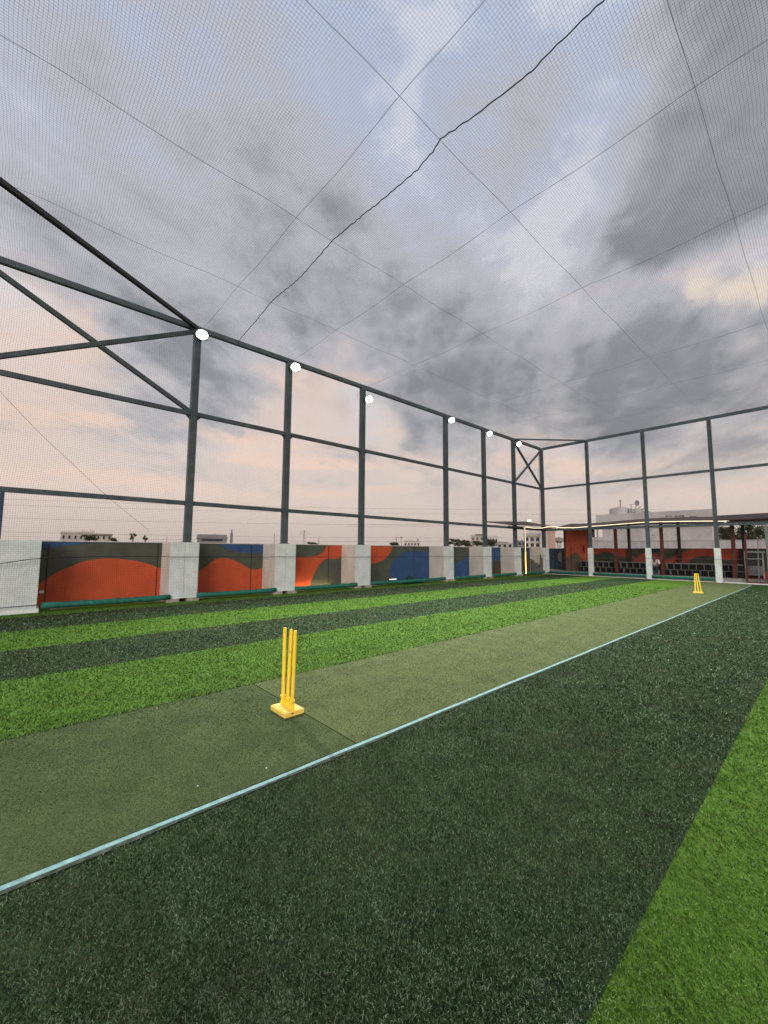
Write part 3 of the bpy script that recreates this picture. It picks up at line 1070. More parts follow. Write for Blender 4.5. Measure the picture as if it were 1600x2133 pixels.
# ------------------------------------------------------------------ floodlights
lamp_lab = ['nearest and largest glowing floodlight, at the top of the first left post', 'second floodlight from the left, at the top of the second post',
            'third floodlight, hung a little lower on the third post', 'fourth floodlight from the left, on the fourth post',
            'fifth floodlight from the left, small with distance', 'last floodlight of the row, beside the far corner cross brace']
lamp_y = [3.72, 6.88, 10.27, 15.60, 18.92, 22.02]
lamp_z = [7.88, 7.87, 7.58, 7.90, 7.88, 7.86]
for i, (ly, lz) in enumerate(zip(lamp_y, lamp_z)):
    t = thing('floodlight', lamp_lab[i], 'floodlight', (WX + 0.1, ly, lz), 'lit floodlights on the left fence posts')
    aim = Vector((0.80, -0.10 if i < 3 else -0.25, -0.60)).normalized()
    side = aim.cross(Vector((0, 0, 1))).normalized()
    up_ = side.cross(aim).normalized()
    c = Vector((WX + 0.30, ly, lz))
    W_, H_ = 0.155, 0.13

    def quadbox(d0, d1, w0, h0, w1, h1):
        vs_ = []
        for d_, w_, h_ in ((d0, w0, h0), (d1, w1, h1)):
            for sx, sy in ((-1, -1), (1, -1), (1, 1), (-1, 1)):
                vs_.append(c + aim * d_ + side * sx * w_ + up_ * sy * h_)
        return vs_, [(0, 3, 2, 1), (4, 5, 6, 7), (0, 1, 5, 4), (1, 2, 6, 5), (2, 3, 7, 6), (3, 0, 4, 7)]
    mb = MB()
    mb.add(*quadbox(-0.07, 0.0, W_ * .8, H_ * .8, W_ * 1.06, H_ * 1.08))
    for q in range(5):
        off = side * (q - 2) * 0.05
        vs_, fs = quadbox(-0.11, -0.071, 0.006, H_ * .7, 0.006, H_ * .7)
        mb.add([v + off for v in vs_], fs)
    part('housing', mb, house_m, t)
    mb = MB()
    oc = [(math.cos(math.pi * (q + 0.5) / 6) * 1.06, math.sin(math.pi * (q + 0.5) / 6) * 1.06) for q in range(12)]
    mb.add([c + aim * d_ + side * W_ * a_ + up_ * H_ * b_ for d_ in (0.001, 0.012) for a_, b_ in oc],
           [tuple(range(11, -1, -1)), tuple(range(12, 24))] + [(q, (q + 1) % 12, (q + 1) % 12 + 12, q + 12) for q in range(12)])
    part('lens', mb, lens_m, t)
    mb = MB()
    for s_ in (-1, 1):
        mb.bar(c + side * s_ * (W_ + 0.02), Vector((WX + 0.095, ly, lz)) + side * s_ * (W_ * 0.6), 0.015, 0.03)
    mb.bar((WX + 0.098, ly - 0.14, lz), (WX + 0.098, ly + 0.14, lz), 0.02, 0.05)
    part('bracket', mb, steel, t)
    ld = bpy.data.lights.new('floodlight_beam', 'SPOT')
    ld.energy = LAMP_W
    ld.spot_size = R(106)
    ld.spot_blend = 0.75
    ld.shadow_soft_size = 0.12
    ld.color = (0.93, 1.0, 0.90)
    lo_ = bpy.data.objects.new('floodlight_beam', ld)
    COL.objects.link(lo_)
    lo_.location = c + aim * 0.03
    lo_.rotation_euler = (-aim).to_track_quat('Z', 'Y').to_euler()
    lo_.parent = t
    lo_.location = lo_.location - Vector(t.location)

# ------------------------------------------------------------------ nets, cables, ropes
CELL = 0.0425
RN = 0.00125


def sag(x, y):
    cx = (x + 12.61) / 2.93
    cy_ = np.interp(y, [-6, -1.18, 3.68, 6.79, 10.17, 15.48, 18.75, 21.86, 25.39], np.arange(9))
    return 8.115 - 0.07 * np.abs(np.sin(math.pi * cx)) * np.abs(np.sin(math.pi * cy_)) + 0.012 * np.sin(x * 2.3 + y) * np.sin(y * 1.7)


def warp(x, y):
    return (x + 0.020 * np.sin(y * 2.1 + 0.6 * x) + 0.010 * np.sin(y * 5.2 + x), y + 0.020 * np.sin(x * 1.9 + 0.5 * y) + 0.008 * np.sin(x * 6.1))


X0, X1, YA, YB = -12.55, 1.6, -2.2, 25.33
parts_ = []
xs_ = np.arange(X0, X1, 0.38)
yl = np.arange(YA, YB, CELL)
gx, gy = np.meshgrid(xs_, yl)
wx, wy = warp(gx, gy)
parts_.append(strands(np.stack([wx, wy, sag(gx, gy)], -1), RN, (0, 1, 0), (0, 0, 1)))
ys_ = np.arange(YA, YB, 0.38)
xl = np.arange(X0, X1, CELL)
gx, gy = np.meshgrid(xl, ys_, indexing='ij')
wx, wy = warp(gx, gy)
parts_.append(strands(np.stack([wx, wy, sag(gx, gy)], -1), RN, (1, 0, 0), (0, 0, 1)))
V, F = join_np(parts_)
tag(np_mesh('roof_net', V, F, net_m), 'fine square-mesh net stretched overhead across the whole pitch', 'net')


def wall_net(axis, fixed, a0, a1, z0, z1, amp, seed):
    ps = []

    def pos(a, z):
        # loose folds: the mesh slips sideways and bellies out
        t_ = np.clip((z1 - z) / (z1 - z0), 0, 1)
        k_ = np.exp(-np.maximum(a - a0, 0) / 3.0) if axis == 'x' else 0.4
        sh = amp * (0.35 + 1.6 * k_) * np.sin(z * 1.9 + a * 0.7 + seed) * np.sin(math.pi * t_) + 0.3 * amp * np.sin(z * 6.1 + a * 2.0)
        dz = amp * 0.5 * np.sin(a * 1.3 + z * 0.8 + seed)
        out_ = fixed + 0.03 * np.sin(a * 1.1 + z) * np.sin(math.pi * t_)
        if axis == 'x':
            return np.stack([out_, a + sh, z + dz * np.sin(math.pi * t_)], -1)
        return np.stack([a + sh, out_, z + dz * np.sin(math.pi * t_)], -1)
    al = np.arange(a0, a1, CELL)
    zs = np.arange(z0, z1 + 0.01, 0.25)
    ga, gz = np.meshgrid(al, zs, indexing='ij')
    o1 = (0, 1, 0) if axis == 'x' else (1, 0, 0)
    o2 = (1, 0, 0) if axis == 'x' else (0, 1, 0)
    ps.append(strands(pos(ga, gz), RN, o1, o2))
    zl_ = np.arange(z0, z1, CELL)
    as_ = np.arange(a0, a1, 0.3)
    gz, ga = np.meshgrid(zl_, as_, indexing='ij')
    ps.append(strands(pos(ga, gz), RN, (0, 0, 1), o2))
    return join_np(ps)


V, F = wall_net('x', -12.37, -1.7, 25.2, 0.16, 8.05, 0.028, 0.4)
tag(np_mesh('side_net', V, F, net_m), 'fine square-mesh net hanging down the left fence in front of the mural', 'net')
V, F = wall_net('y', 25.18, -12.5, 5.0, 0.12, 8.05, 0.016, 2.1)
tag(np_mesh('end_net', V, F, net_m), 'fine square-mesh net hanging across the far end of the pitch', 'net')

cab_g = 'thin cables carrying the roof net'
for yy, nm in [(0.55, 'nearest, partly above the camera'), (3.74, 'starting at the nearest floodlight'), (6.78, 'starting at the second floodlight'), (10.2, 'starting at the third post'),
               (15.65, 'starting at the fourth post'), (18.9, 'starting at the fifth post'), (21.9, 'farthest, near the end fence')]:
    if yy == 0.55:
        continue
    pts = [(x, yy + 0.008 * math.sin(x * 2), 8.13 - 0.05 * abs(math.sin((x + 12.6) / 2.93 * math.pi))) for x in np.arange(-12.5, 7.0, 0.5)]
    solo('net_cable', MB().tube(pts, 0.0032, 5), wire_m, 'thin crosswise roof cable ' + nm, 'cable', cab_g)
for xx, nm in [(-9.72, 'reaching the first white-footed end post'), (-6.82, 'reaching the second white-footed end post'), (-3.85, 'reaching the third white-footed end post'),
               (-0.92, 'at the far right of the sky')]:
    pts = [(xx + 0.008 * math.sin(y * 2), y, 8.14 - 0.05 * abs(math.sin(y))) for y in np.arange(-3, 25.3, 0.5)]
    solo('net_cable', MB().tube(pts, 0.0032, 5), wire_m, 'thin lengthwise roof cable ' + nm, 'cable', cab_g)
# dark lacing rope that joins two net sheets, kinked where it meets a cable
kx = [(-12.50, 4.90), (-12.35, 4.84), (-11.2, 4.72), (-9.59, 4.65), (-8.3, 4.66), (-6.87, 4.62), (-5.9, 4.62), (-5.22, 4.67), (-4.8, 4.70), (-4.44, 4.75), (-3.98, 4.70),
      (-3.84, 4.65), (-3.6, 4.70), (-3.26, 4.73), (-2.8, 4.76), (-2.42, 4.80), (-1.99, 4.79), (-1.52, 4.80), (-0.5, 4.78), (1.5, 4.8)]
pts = []
for (xa, ya), (xb, yb) in zip(kx[:-1], kx[1:]):
    k = max(2, int((xb - xa) / 0.07))
    for q in range(k):
        t_ = q / k
        x_ = xa + (xb - xa) * t_
        pts.append((x_, ya + (yb - ya) * t_ + random.uniform(-0.012, 0.012), float(sag(np.array(x_), np.array(4.75))) - 0.012 + random.uniform(-0.01, 0.01)))
solo('lacing_rope', MB().tube(pts, 0.0095, 5), cord_m, 'kinked dark rope lacing two roof nets together, from left rail to top edge', 'rope')

pts = [(-12.335, y, np.interp(y, [-2, -0.24, 0.4, 1.5, 4, 11, 18, 25.2], [1.02, 1.14, 1.24, 1.28, 1.25, 1.19, 1.16, 1.16]) + 0.006 * math.sin(y * 3.1) + 0.004 * math.sin(y * 9)) for y in np.arange(-2, 25.2, 0.25)]
solo('side_rope', MB().tube(pts, 0.009, 5), cord_m, 'thin dark rope running along the side net at chest height', 'rope')
pts = [(x, 25.16, np.interp(x, [-12.3, -12.17, -11, -9.68, -3.7, 3], [0.86, 0.94, 1.04, 1.07, 1.13, 1.18]) + 0.01 * math.sin(x * 2.1)) for x in np.arange(-12.3, 3.0, 0.3)]
solo('end_rope', MB().tube(pts, 0.007, 5), wire_m, 'thin rope running along the end net at chest height', 'rope')
pts = [(-12.35, y, 0.17 + 0.01 * math.sin(y * 4)) for y in np.arange(-2, 0.6, 0.15)]
solo('bottom_rope', MB().tube(pts, 0.009, 5), cord_m, 'dark bottom rope of the side net before the wide corner pier', 'rope')

SEAM = [(-12.33, -0.5, 4.98), (-12.33, 0.21, 4.19), (-12.33, 0.98, 3.44), (-12.33, 1.71, 2.73), (-12.33, 2.62, 1.97)]
solo('net_seam_cord', MB().tube(SEAM, 0.0035, 4), cord_m, 'faint slanting seam cord in the side net at the far left, below the middle rail', 'cord')
solo('hanging_cord', MB().tube([(-12.4, 24.6 + 0.02 * math.sin(z), z) for z in np.linspace(8.0, 3.0, 16)], 0.012, 4), wire_m, 'thin cord hanging down beside the far corner post', 'cord')

# ------------------------------------------------------------------ far end: ledge, rolls, platform, shelter
struct('end_platform', MB().box(-13.2, 9.0, 25.62, 31.4, -0.03, 0.13), concrete_dark, 'low concrete platform under the shelter', 'platform')
mb = MB()
mb.bevbox(-12.2, 9.0, DY + 0.05, DY + 0.24, -0.03, 0.215, 0.01)
solo('end_ledge', mb, concrete, 'low grey concrete ledge behind the green rolls at the far end', 'ledge')
ex = [-12.2] + [v for q in END_X for v in (q - 0.16, q + 0.16)]
rl = ['left, from the corner pier', 'second from the corner', 'right, behind the far stumps']
for i in range(3):
    a, b = ex[2 * i], ex[2 * i + 1]
    nn = 14
    pts = [(a + (b - a) * k / nn, DY - 0.13 + 0.008 * math.sin(k), 0.155 - 0.02 * math.sin(math.pi * k / nn) * (1 if i == 0 else .4)) for k in range(nn + 1)]
    solo('rolled_mat', MB().tube(pts, 0.07, 10), tube_m, 'green rolled mat at the far end, ' + rl[i], 'mat roll', 'green rolled mats at the far end', smooth=True)
    mb = MB()
    mb.tube([(a + (b - a) * k / 8, DY - 0.22 - 0.02 * math.sin(k * 1.7 + i), 0.018 + 0.006 * math.sin(k * 2)) for k in range(9)], 0.017, 6)
    solo('white_pipe', mb, coping_m, 'thin white pipe on the turf edge before the far roll, ' + rl[i], 'pipe', 'white pipes along the far turf edge')
solo('end_strip', MB().bevbox(-3.62, 8, DY - 0.22, DY - 0.1, 0.0, 0.05, 0.01), coping_m, 'pale kerb strip at the far end right of the last roll', 'strip')

# mural back wall of the shelter
t = thing('shelter_back_wall', 'low back wall behind the block bench, painted red with dark olive waves', 'wall', (-7, 27.95, 0))
mb = MB()
mb.cur = 0
mb.box(-11.0, 6.0, 27.95, 28.1, 0.13, 1.655)
mb.cur = 1
red2 = 1
for poly in (
        smooth_poly([(-10.72, 1.10), (-10.3, 1.28), (-9.9, 1.42), (-9.5, 1.38), (-9.1, 1.20), (-8.6, 1.10), (-8.25, 1.12)], k=3) + [(-8.25, 0.5), (-10.72, 0.5)],
        smooth_poly([(-8.05, 1.0), (-7.9, 1.25), (-7.7, 1.33), (-7.5, 1.36), (-7.2, 1.36)], k=3) + [(-7.0, 1.3), (-6.8, 1.0), (-6.3, 1.05), (-6.1, 1.3), (-5.6, 1.50), (-5.2, 1.653), (-8.45, 1.653), (-8.35, 1.3)],
        smooth_poly([(-5.5, 0.85), (-5.3, 1.1), (-5.0, 1.22), (-4.6, 1.25), (-4.2, 1.12), (-3.9, 1.05), (-3.4, 1.1)], k=3) + [(-3.4, 0.5), (-5.5, 0.5)],
        [(-3.35, 1.653), (-3.35, 0.5), (6, 0.5), (6, 1.653)]):
    mb.prism_y(poly, 27.944, 27.9495)
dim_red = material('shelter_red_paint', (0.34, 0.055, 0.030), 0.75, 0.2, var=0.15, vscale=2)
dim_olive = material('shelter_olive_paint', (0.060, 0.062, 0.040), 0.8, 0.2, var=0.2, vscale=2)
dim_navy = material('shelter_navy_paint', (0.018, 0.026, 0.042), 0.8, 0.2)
mb.cur = 2
mb.prism_y([(-8.1, 1.6535), (-7.2, 1.42), (-6.9, 1.45), (-6.6, 1.6535)], 27.938, 27.9435)
part('painted_face', mb, [dim_red, dim_olive, dim_navy], t)

# tall painted cabin wall
t = thing('cabin_wall', 'tall orange red cabin wall with olive arch at its foot, left end of the shelter', 'wall', (-11.4, 27.4, 0.13))
mb = MB()
mb.cur = 0
mb.prism_y([(-12.14, 0.13), (-10.95, 0.13), (-10.68, 0.85), (-10.66, 2.98), (-12.10, 2.92)], 27.42, 27.62)
part('wall_face', mb, [material('cabin_orange_paint', (0.42, 0.085, 0.040), 0.75, 0.2, var=0.18, vscale=1.6)], t)
mb = MB()
mb.prism_y(smooth_poly([(-12.11, 1.0), (-11.95, 1.12), (-11.7, 1.25), (-11.45, 1.36), (-11.25, 1.25), (-11.1, 1.0), (-10.98, 0.85), (-10.88, 0.78)], k=3) + [(-10.93, 0.135), (-12.125, 0.135)], 27.414, 27.419)
part('painted_arch', mb, [material('cabin_olive_paint', (0.125, 0.095, 0.060), 0.8, 0.2, var=0.2, vscale=2)], t)
part('groove', MB().box(-11.77, -11.735, 27.400, 27.413, 0.14, 1.9), maroon, t)
part('side_frame', MB().box(-12.20, -12.135, 27.36, 27.66, 0.13, 2.95), steel_brown, t)
part('side_frame', MB().box(-10.655, -10.61, 27.38, 27.64, 0.85, 2.95), maroon, t)
solo('red_box', MB().bevbox(-10.95, -10.865, 27.36, 27.40, 1.38, 1.84, 0.008), material('deep_red_paint', (0.16, 0.008, 0.01), 0.6), 'narrow dark red box fixed on the orange cabin wall', 'box')

# dark doors beyond the corner pier
t = thing('side_door', 'dark teal painted door leaf with a pale leaf shape, between corner pier and cabin', 'door', (-13.5, 29, 0.13))
mb = MB()
mb.box(-14.15, -13.55, 28.85, 28.95, 0.13, 1.64)
part('door_leaf', mb, [mur_teal], t)
part('door_leaf', MB().box(-13.53, -12.9, 28.9, 29.0, 0.13, 1.64), [material('door_slate_paint', (0.045, 0.065, 0.075), 0.7, var=0.2)], t)
mb = MB()
mb.prism_y([(-13.05, 1.46), (-13.18, 1.40), (-13.30, 1.25), (-13.34, 1.05), (-13.30, 0.85), (-13.20, 0.70), (-13.06, 0.62)], 28.890, 28.898)
part('painted_leaf', mb, [material('pale_door_paint', (0.22, 0.22, 0.18), 0.8)], t)
solo('rear_wall_end', MB().box(-12.88, -12.22, 28.6, 28.75, 0.13, 1.66), steel_brown, 'dark brown wall piece left of the orange cabin wall', 'wall')

# block bench
bn = thing('block_bench', 'long bench of hollow concrete blocks in two rows under the shelter', 'bench', (-7, 27.2, 0.13))
blk = material('bench_block_concrete', (0.155, 0.150, 0.130), 0.9, 0.15, var=0.25, vscale=4, bump=0.2)
for z0, z1 in ((0.79, 0.85), (0.465, 0.50), (0.131, 0.17)):
    part('slab', MB().bevbox(-11.05, -3.15, 27.0, 27.6, z0, z1, 0.006), blk, bn)
first = None
for row, (z0, z1, off) in enumerate(((0.505, 0.79, 0.0), (0.19, 0.455, 0.16))):
    xx = -11.0 + off
    while xx < -3.25:
        wide = 0.045 if abs(xx + 8.5) > 0.2 and abs(xx + 6.3) > 0.2 else 0.1
        if first is None:
            first = part('divider', MB().box(xx - 0.02, xx + 0.02, 27.015, 27.12, z0, z1), blk, bn)
            fx = xx
            first_z = z0
        else:
            c = first.copy()
            COL.objects.link(c)
            c.parent = bn
            c.location = first.location + Vector((xx - fx, 0, z0 - first_z))
            c.location.z = (z0 + 0.0) - first_z
            c.scale = (2.2 if wide > 0.06 else 1, 1, 1)
            if wide > 0.06:
                c.location.x = (xx - (-7)) - (fx - (-7)) * 2.2
            if row:
                s_ = 0.265 / 0.285
                c.scale.z = s_
                c.location.z = (z0 - 0.13) - (first_z - 0.13) * s_
        xx += 0.333
part('shade_sheet', MB().box(-11.04, -3.16, 27.125, 27.6, 0.192, 0.785), material('bench_inner_shade', (0.014, 0.014, 0.013), 0.9), bn)  # near-black sheet added as the shade inside the hollow blocks

# shelter roof on maroon posts
rf = thing('shelter_roof', 'long thin lean-to roof on maroon posts behind the end fence, LED rope along its eave', 'shelter', (-8, 26.2, 0.13))
mb = MB()


def slab(mb, pts, th=0.04):
    n_ = len(pts)
    mb.add([Vector(p) for p in pts] + [Vector(p) + Vector((0, 0, th)) for p in pts],
           [tuple(range(n_ - 1, -1, -1)), tuple(range(n_, 2 * n_))] + [(i, (i + 1) % n_, (i + 1) % n_ + n_, i + n_) for i in range(n_)])


eave = [(-12.0, 3.02), (-11.47, 2.97), (-10.1, 3.0), (-8.6, 3.08), (-7.1, 3.13), (-5.2, 3.10), (-3.6, 3.03)]
for (xa, za), (xb, zb) in zip(eave[:-1], eave[1:]):
    mb = MB()
    slab(mb, [(xa, 26.2, za), (xb - 0.003, 26.2, zb), (xb - 0.003, 28.2, zb + 0.30), (xa, 28.2, za + 0.30)], 0.03)
    part('roof_sheet', mb, roof_under, rf)
mb = MB()
slab(mb, [(-12.35, 20.9, 2.93), (-12.35, 26.0, 3.06), (-14.2, 26.0, 3.45), (-14.2, 20.9, 3.2)], 0.03)
part('roof_sheet', mb, roof_under, rf)
mb = MB()
for (xa, za), (xb, zb) in zip(eave[:-1], eave[1:]):
    mb.bar((xa, 26.17, za - 0.11), (xb, 26.17, zb - 0.11), 0.06, 0.10)
part('eave_beam', mb, steel_brown, rf)
part('eave_beam', MB().bar((-12.42, 20.85, 2.83), (-12.42, 26.1, 2.90), 0.06, 0.12), steel_brown, rf)
for xx in (-8.79, -6.44, -3.39):
    part('front_post', MB().bar((xx, 26.75, 0.13), (xx, 26.75, 3.12), 0.15, 0.15), maroon, rf)
for xx in (-8.39, -5.86, -3.10):
    part('rear_post', MB().bar((xx, 27.82, 0.9), (xx, 27.82, 3.25), 0.14, 0.14), steel_brown, rf)
part('front_post', MB().bar((-12.30, 22.42, 0.02), (-12.30, 22.42, 2.86), 0.075, 0.075), maroon, rf, label='thin maroon post with a glowing LED rope beside the sixth pier')
part('rear_post', MB().bar((-13.35, 27.0, 0.1), (-13.35, 27.0, 3.1), 0.13, 0.13), steel_brown, rf)
# darker roof further right
rr_ = thing('right_roof', 'deep dark brown roof overhang at the right edge, above the gate', 'shelter', (-1, 27, 0.13))
mb = MB()
slab(mb, [(-3.85, 25.95, 3.02), (6, 25.95, 3.0), (6, 28.6, 3.55), (-4.2, 28.6, 3.42)], 0.05)
part('roof_sheet', mb, material('dark_brown_sheet', (0.060, 0.028, 0.024), 0.7, var=0.3), rr_)
part('fascia', MB().bar((-3.5, 26.02, 2.90), (6, 26.02, 2.90), 0.05, 0.17), steel_brown, rr_)
part('front_post', MB().bar((1.2, 26.3, 0.13), (1.2, 26.3, 2.95), 0.14, 0.14), maroon, rr_)
part('rear_panel', MB().box(-3.6, 6, 28.0, 28.05, 2.88, 3.28), material('black_sheet', (0.012, 0.012, 0.013), 0.8), rr_)

# LED rope
led = [(-12.36, 22.40, 2.84), (-12.36, 22.7, 2.885), (-12.36, 23.6, 2.865), (-12.36, 24.6, 2.90), (-12.36, 25.4, 3.0), (-12.3, 25.7, 3.04), (-12.1, 26.1, 3.03), (-11.9, 26.12, 2.98), (-11.6, 26.12, 2.955),
       (-11.3, 26.12, 2.965), (-11.05, 26.12, 2.93), (-10.7, 26.12, 2.94), (-10.1, 26.12, 2.985), (-9.2, 26.12, 3.01), (-8.2, 26.12, 3.06), (-7.1, 26.12, 3.11), (-6.0, 26.12, 3.10), (-5, 26.12, 3.07),
       (-4.0, 26.12, 3.03), (-3.5, 26.12, 3.0), (-3.75, 27.1, 3.12), (-4.1, 28.0, 3.25)]
rope = led
solo('led_rope', MB().tube(rope, 0.013, 6), led_m, 'glowing warm white LED rope drooping along the shelter eave', 'light rope')
pts = [(-12.255, 22.37 + 0.01 * math.sin(z * 4), z) for z in np.linspace(1.45, 2.83, 10)]
solo('led_rope', MB().tube(pts, 0.011, 6), led_m, 'glowing LED rope running down the upper part of the thin maroon post', 'light rope')
pts = [(-12.255, 22.37 + 0.012 * math.sin(z * 5), z) for z in np.linspace(0.12, 1.42, 10)]
solo('led_rope', MB().tube(pts, 0.026, 6), led_warm, 'amber glowing rope end at the foot of the thin maroon post', 'light rope')

# gate, poles and cabinet at the right edge
t = thing('gate', 'maroon steel gate frame with bottom rails at the right edge of the far fence', 'gate', (-2.78, 25.3, 0))
part('gate_post', MB().bar((-2.80, 25.3, 0.0), (-2.76, 25.3, 2.30), 0.07, 0.07), maroon, t)
part('gate_rail', MB().bar((-2.76, 25.28, 0.09), (1.5, 25.28, 0.08), 0.05, 0.06), maroon, t)
part('gate_rail', MB().bar((-2.76, 25.32, 0.26), (1.5, 25.32, 0.25), 0.04, 0.04), maroon, t)
solo('thin_pole', MB().bar((-2.39, 25.35, 0.27), (-2.34, 25.35, 2.06), 0.035, 0.035), metal_grey, 'thin grey upright pole standing inside the gate', 'pole')
solo('gate_pole', MB().bar((-2.03, 25.4, 0.0), (-2.03, 25.4, 2.78), 0.10, 0.10), metal_grey, 'thicker grey pole at the very right edge of the picture', 'pole')
t = thing('cabinet', 'pale framed kiosk cabinet with dark glass front standing behind the gate', 'cabinet', (-2.7, 28, 0.13))
cf = material('cabinet_grey_white', (0.33, 0.34, 0.33), 0.6, 0.3, var=0.2, vscale=6)
part('lower_panel', MB().bevbox(-3.05, -2.42, 27.55, 27.92, 0.30, 0.78, 0.01), material('cabinet_panel_grey', (0.17, 0.165, 0.16), 0.7, var=0.2), t)
mb = MB()
for xx in (-3.07, -2.40):
    mb.box(xx - 0.03, xx + 0.03, 27.52, 27.58, 0.14, 1.44)
mb.box(-3.1, -2.3, 27.515, 27.585, 1.44, 1.52)
mb.box(-3.04, -2.43, 27.53, 27.57, 1.12, 1.16)
part('frame', mb, cf, t)
part('glass', MB().box(-3.04, -2.43, 27.60, 27.62, 0.79, 1.43), dark_glass, t)
for xx in (-3.0, -2.47):
    part('foot', MB().box(xx - 0.03, xx + 0.03, 27.6, 27.85, 0.131, 0.299), steel_brown, t)

# ------------------------------------------------------------------ cricket stumps
def stump_set(name, loc, label, lean, hgt, sc=(0.27, 0.20)):
    t = thing(name, label, 'stumps', loc, 'yellow plastic cricket stumps')
    L0, W0 = sc
    # base plate with grooves and notched lower edge
    mb = MB()
    mb.bevbox(-L0 / 2, L0 / 2, -W0 / 2, W0 / 2, 0.005, 0.044, 0.005)
    for sx in (-1, 1):
        for sy in (-1, 1):
            mb.box(sx * (L0 / 2 - 0.05) - 0.04, sx * (L0 / 2 - 0.05) + 0.04, sy * (W0 / 2 - 0.04) - 0.03, sy * (W0 / 2 - 0.04) + 0.03, 0.0, 0.0055)
    for x0, x1, y0, y1 in ((-L0 / 2 + 0.012, L0 / 2 - 0.012, -W0 / 2 + 0.012, -W0 / 2 + 0.052), (-L0 / 2 + 0.012, L0 / 2 - 0.012, W0 / 2 - 0.052, W0 / 2 - 0.012)):
        for q in range(3):
            xa = x0 + (x1 - x0) * q / 3
            xb = x0 + (x1 - x0) * (q + 1) / 3 - 0.006
            mb.bevbox(xa, xb, y0, y1, 0.0442, 0.050, 0.002)
    mb.bevbox(-L0 / 2 + 0.012, L0 / 2 - 0.012, -W0 / 2 + 0.058, W0 / 2 - 0.058, 0.0442, 0.048, 0.002)
    o = mb.build('base_plate', material('dusty_yellow_plastic', (0.92, 0.68, 0.19), 0.6, 0.25, col2=(0.90, 0.58, 0.08), vscale=18, bump=0.2))
    o.parent = t
    o2 = MB().box(L0 / 2 - 0.06, L0 / 2 - 0.03, -W0 / 2 - 0.001, -W0 / 2 + 0.01, 0.022, 0.034)
    o2 = MB().box(L0 / 2 - 0.004, L0 / 2 + 0.0012, -0.035, -0.012, 0.024, 0.036).build('plug_hole', material('dark_hole', (0.16, 0.06, 0.01), 0.8))
    o2.parent = o
    for i, (sx, lx, ly_) in enumerate(zip((-0.088, -0.003, 0.085), *lean)):
        r_ = 0.0165
        prof = [(0.0215, 0.046), (0.0215, 0.066), (0.019, 0.070), (0.019, 0.112), (0.0255, 0.116), (0.0255, 0.128), (0.019, 0.130), (r_, 0.136), (r_, hgt - 0.012), (r_ * 0.85, hgt - 0.003), (r_ * 0.5, hgt)]
        mb = MB()
        mb.lathe((0, 0, 0), prof, 16)
        mb.v = [(v[0] + sx + lx * max(0, v[2] - 0.05) / hgt, v[1] + ly_ * max(0, v[2] - 0.05) / hgt, v[2]) for v in mb.v]
        s = mb.build('stump', yellow, None, True)
        s.parent = t
        # little spur of the spring collar
        c = MB().bevbox(sx + 0.012, sx + 0.030, -0.012, 0.012, 0.048, 0.082, 0.003).build('collar_tab', yellow)
        c.parent = s
    return t


stump_set('cricket_stumps', (-3.478, 1.955, 0.004), 'near set of three yellow plastic stumps on a notched base at the mat seam',
          ((0.004, 0.030, 0.026), (0.0, 0.006, 0.0)), 0.748)
stump_set('cricket_stumps', (-3.36, 18.25, 0.004), 'far set of yellow plastic stumps on the pale end of the batting mat',
          ((0.015, -0.035, -0.075), (0.0, 0.0, 0.0)), 0.70)

# scraps on the mat
for i, (x_, y_, l_) in enumerate([(-2.79, 0.95, 'tiny pale scrap on the olive mat near the tape, lower left'), (-2.7, 1.37, 'tiny pale scrap on the olive mat below the near stumps'),
                                  (-4.35, 1.08, 'tiny pale scrap at the mat edge, left')]):
    solo('paper_scrap', MB().bevbox(x_ - 0.005, x_ + 0.005, y_ - 0.003, y_ + 0.004, 0.005, 0.008, 0.001), white_paint, l_, 'scrap', 'pale scraps')

# ------------------------------------------------------------------ person on the bench
def skin_body(name, joints, edges, mat_, parent, sub=2):
    me = bpy.data.meshes.new(name)
    me.from_pydata([j[0] for j in joints], edges, [])
    o = bpy.data.objects.new(name, me)
    COL.objects.link(o)
    o.modifiers.new('skin', 'SKIN')
    for i, j in enumerate(joints):
        sv = me.skin_vertices[0].data[i]
        sv.radius = (j[1], j[1] if len(j) < 3 else j[2])
        sv.use_root = (i == 0)
    s = o.modifiers.new('sub', 'SUBSURF')
    s.levels = s.render_levels = sub
    me.materials.append(mat_)
    o.parent = parent
    return o


t = thing('person', 'person in white shirt and dark trousers sitting bent forward by the second white-footed post', 'person', (-6.83, 26.75, 0.13))
P_ = [((0, 0.18, 0.42), 0.12, 0.10), ((0, 0.17, 0.55), 0.125, 0.09), ((0, 0.10, 0.70), 0.13, 0.09), ((0, 0.02, 0.84), 0.12, 0.08), ((0, -0.03, 0.90), 0.05), ((0, -0.09, 0.96), 0.06),
      ((0.0, -0.12, 1.03), 0.085), ((0, -0.13, 1.09), 0.07),
      ((0.17, 0.0, 0.84), 0.055), ((0.24, -0.08, 0.62), 0.045), ((0.10, -0.28, 0.55), 0.033), ((0.05, -0.34, 0.55), 0.03),
      ((-0.17, 0.0, 0.84), 0.055), ((-0.24, -0.08, 0.62), 0.045), ((-0.10, -0.28, 0.55), 0.033), ((-0.05, -0.34, 0.56), 0.03),
      ((0.11, 0.10, 0.40), 0.085), ((0.14, -0.28, 0.42), 0.065), ((0.13, -0.24, 0.10), 0.045), ((0.13, -0.30, 0.035), 0.04), ((0.13, -0.42, 0.03), 0.035),
      ((-0.11, 0.10, 0.40), 0.085), ((-0.14, -0.28, 0.42), 0.065), ((-0.13, -0.24, 0.10), 0.045), ((-0.13, -0.30, 0.035), 0.04), ((-0.13, -0.42, 0.03), 0.035)]
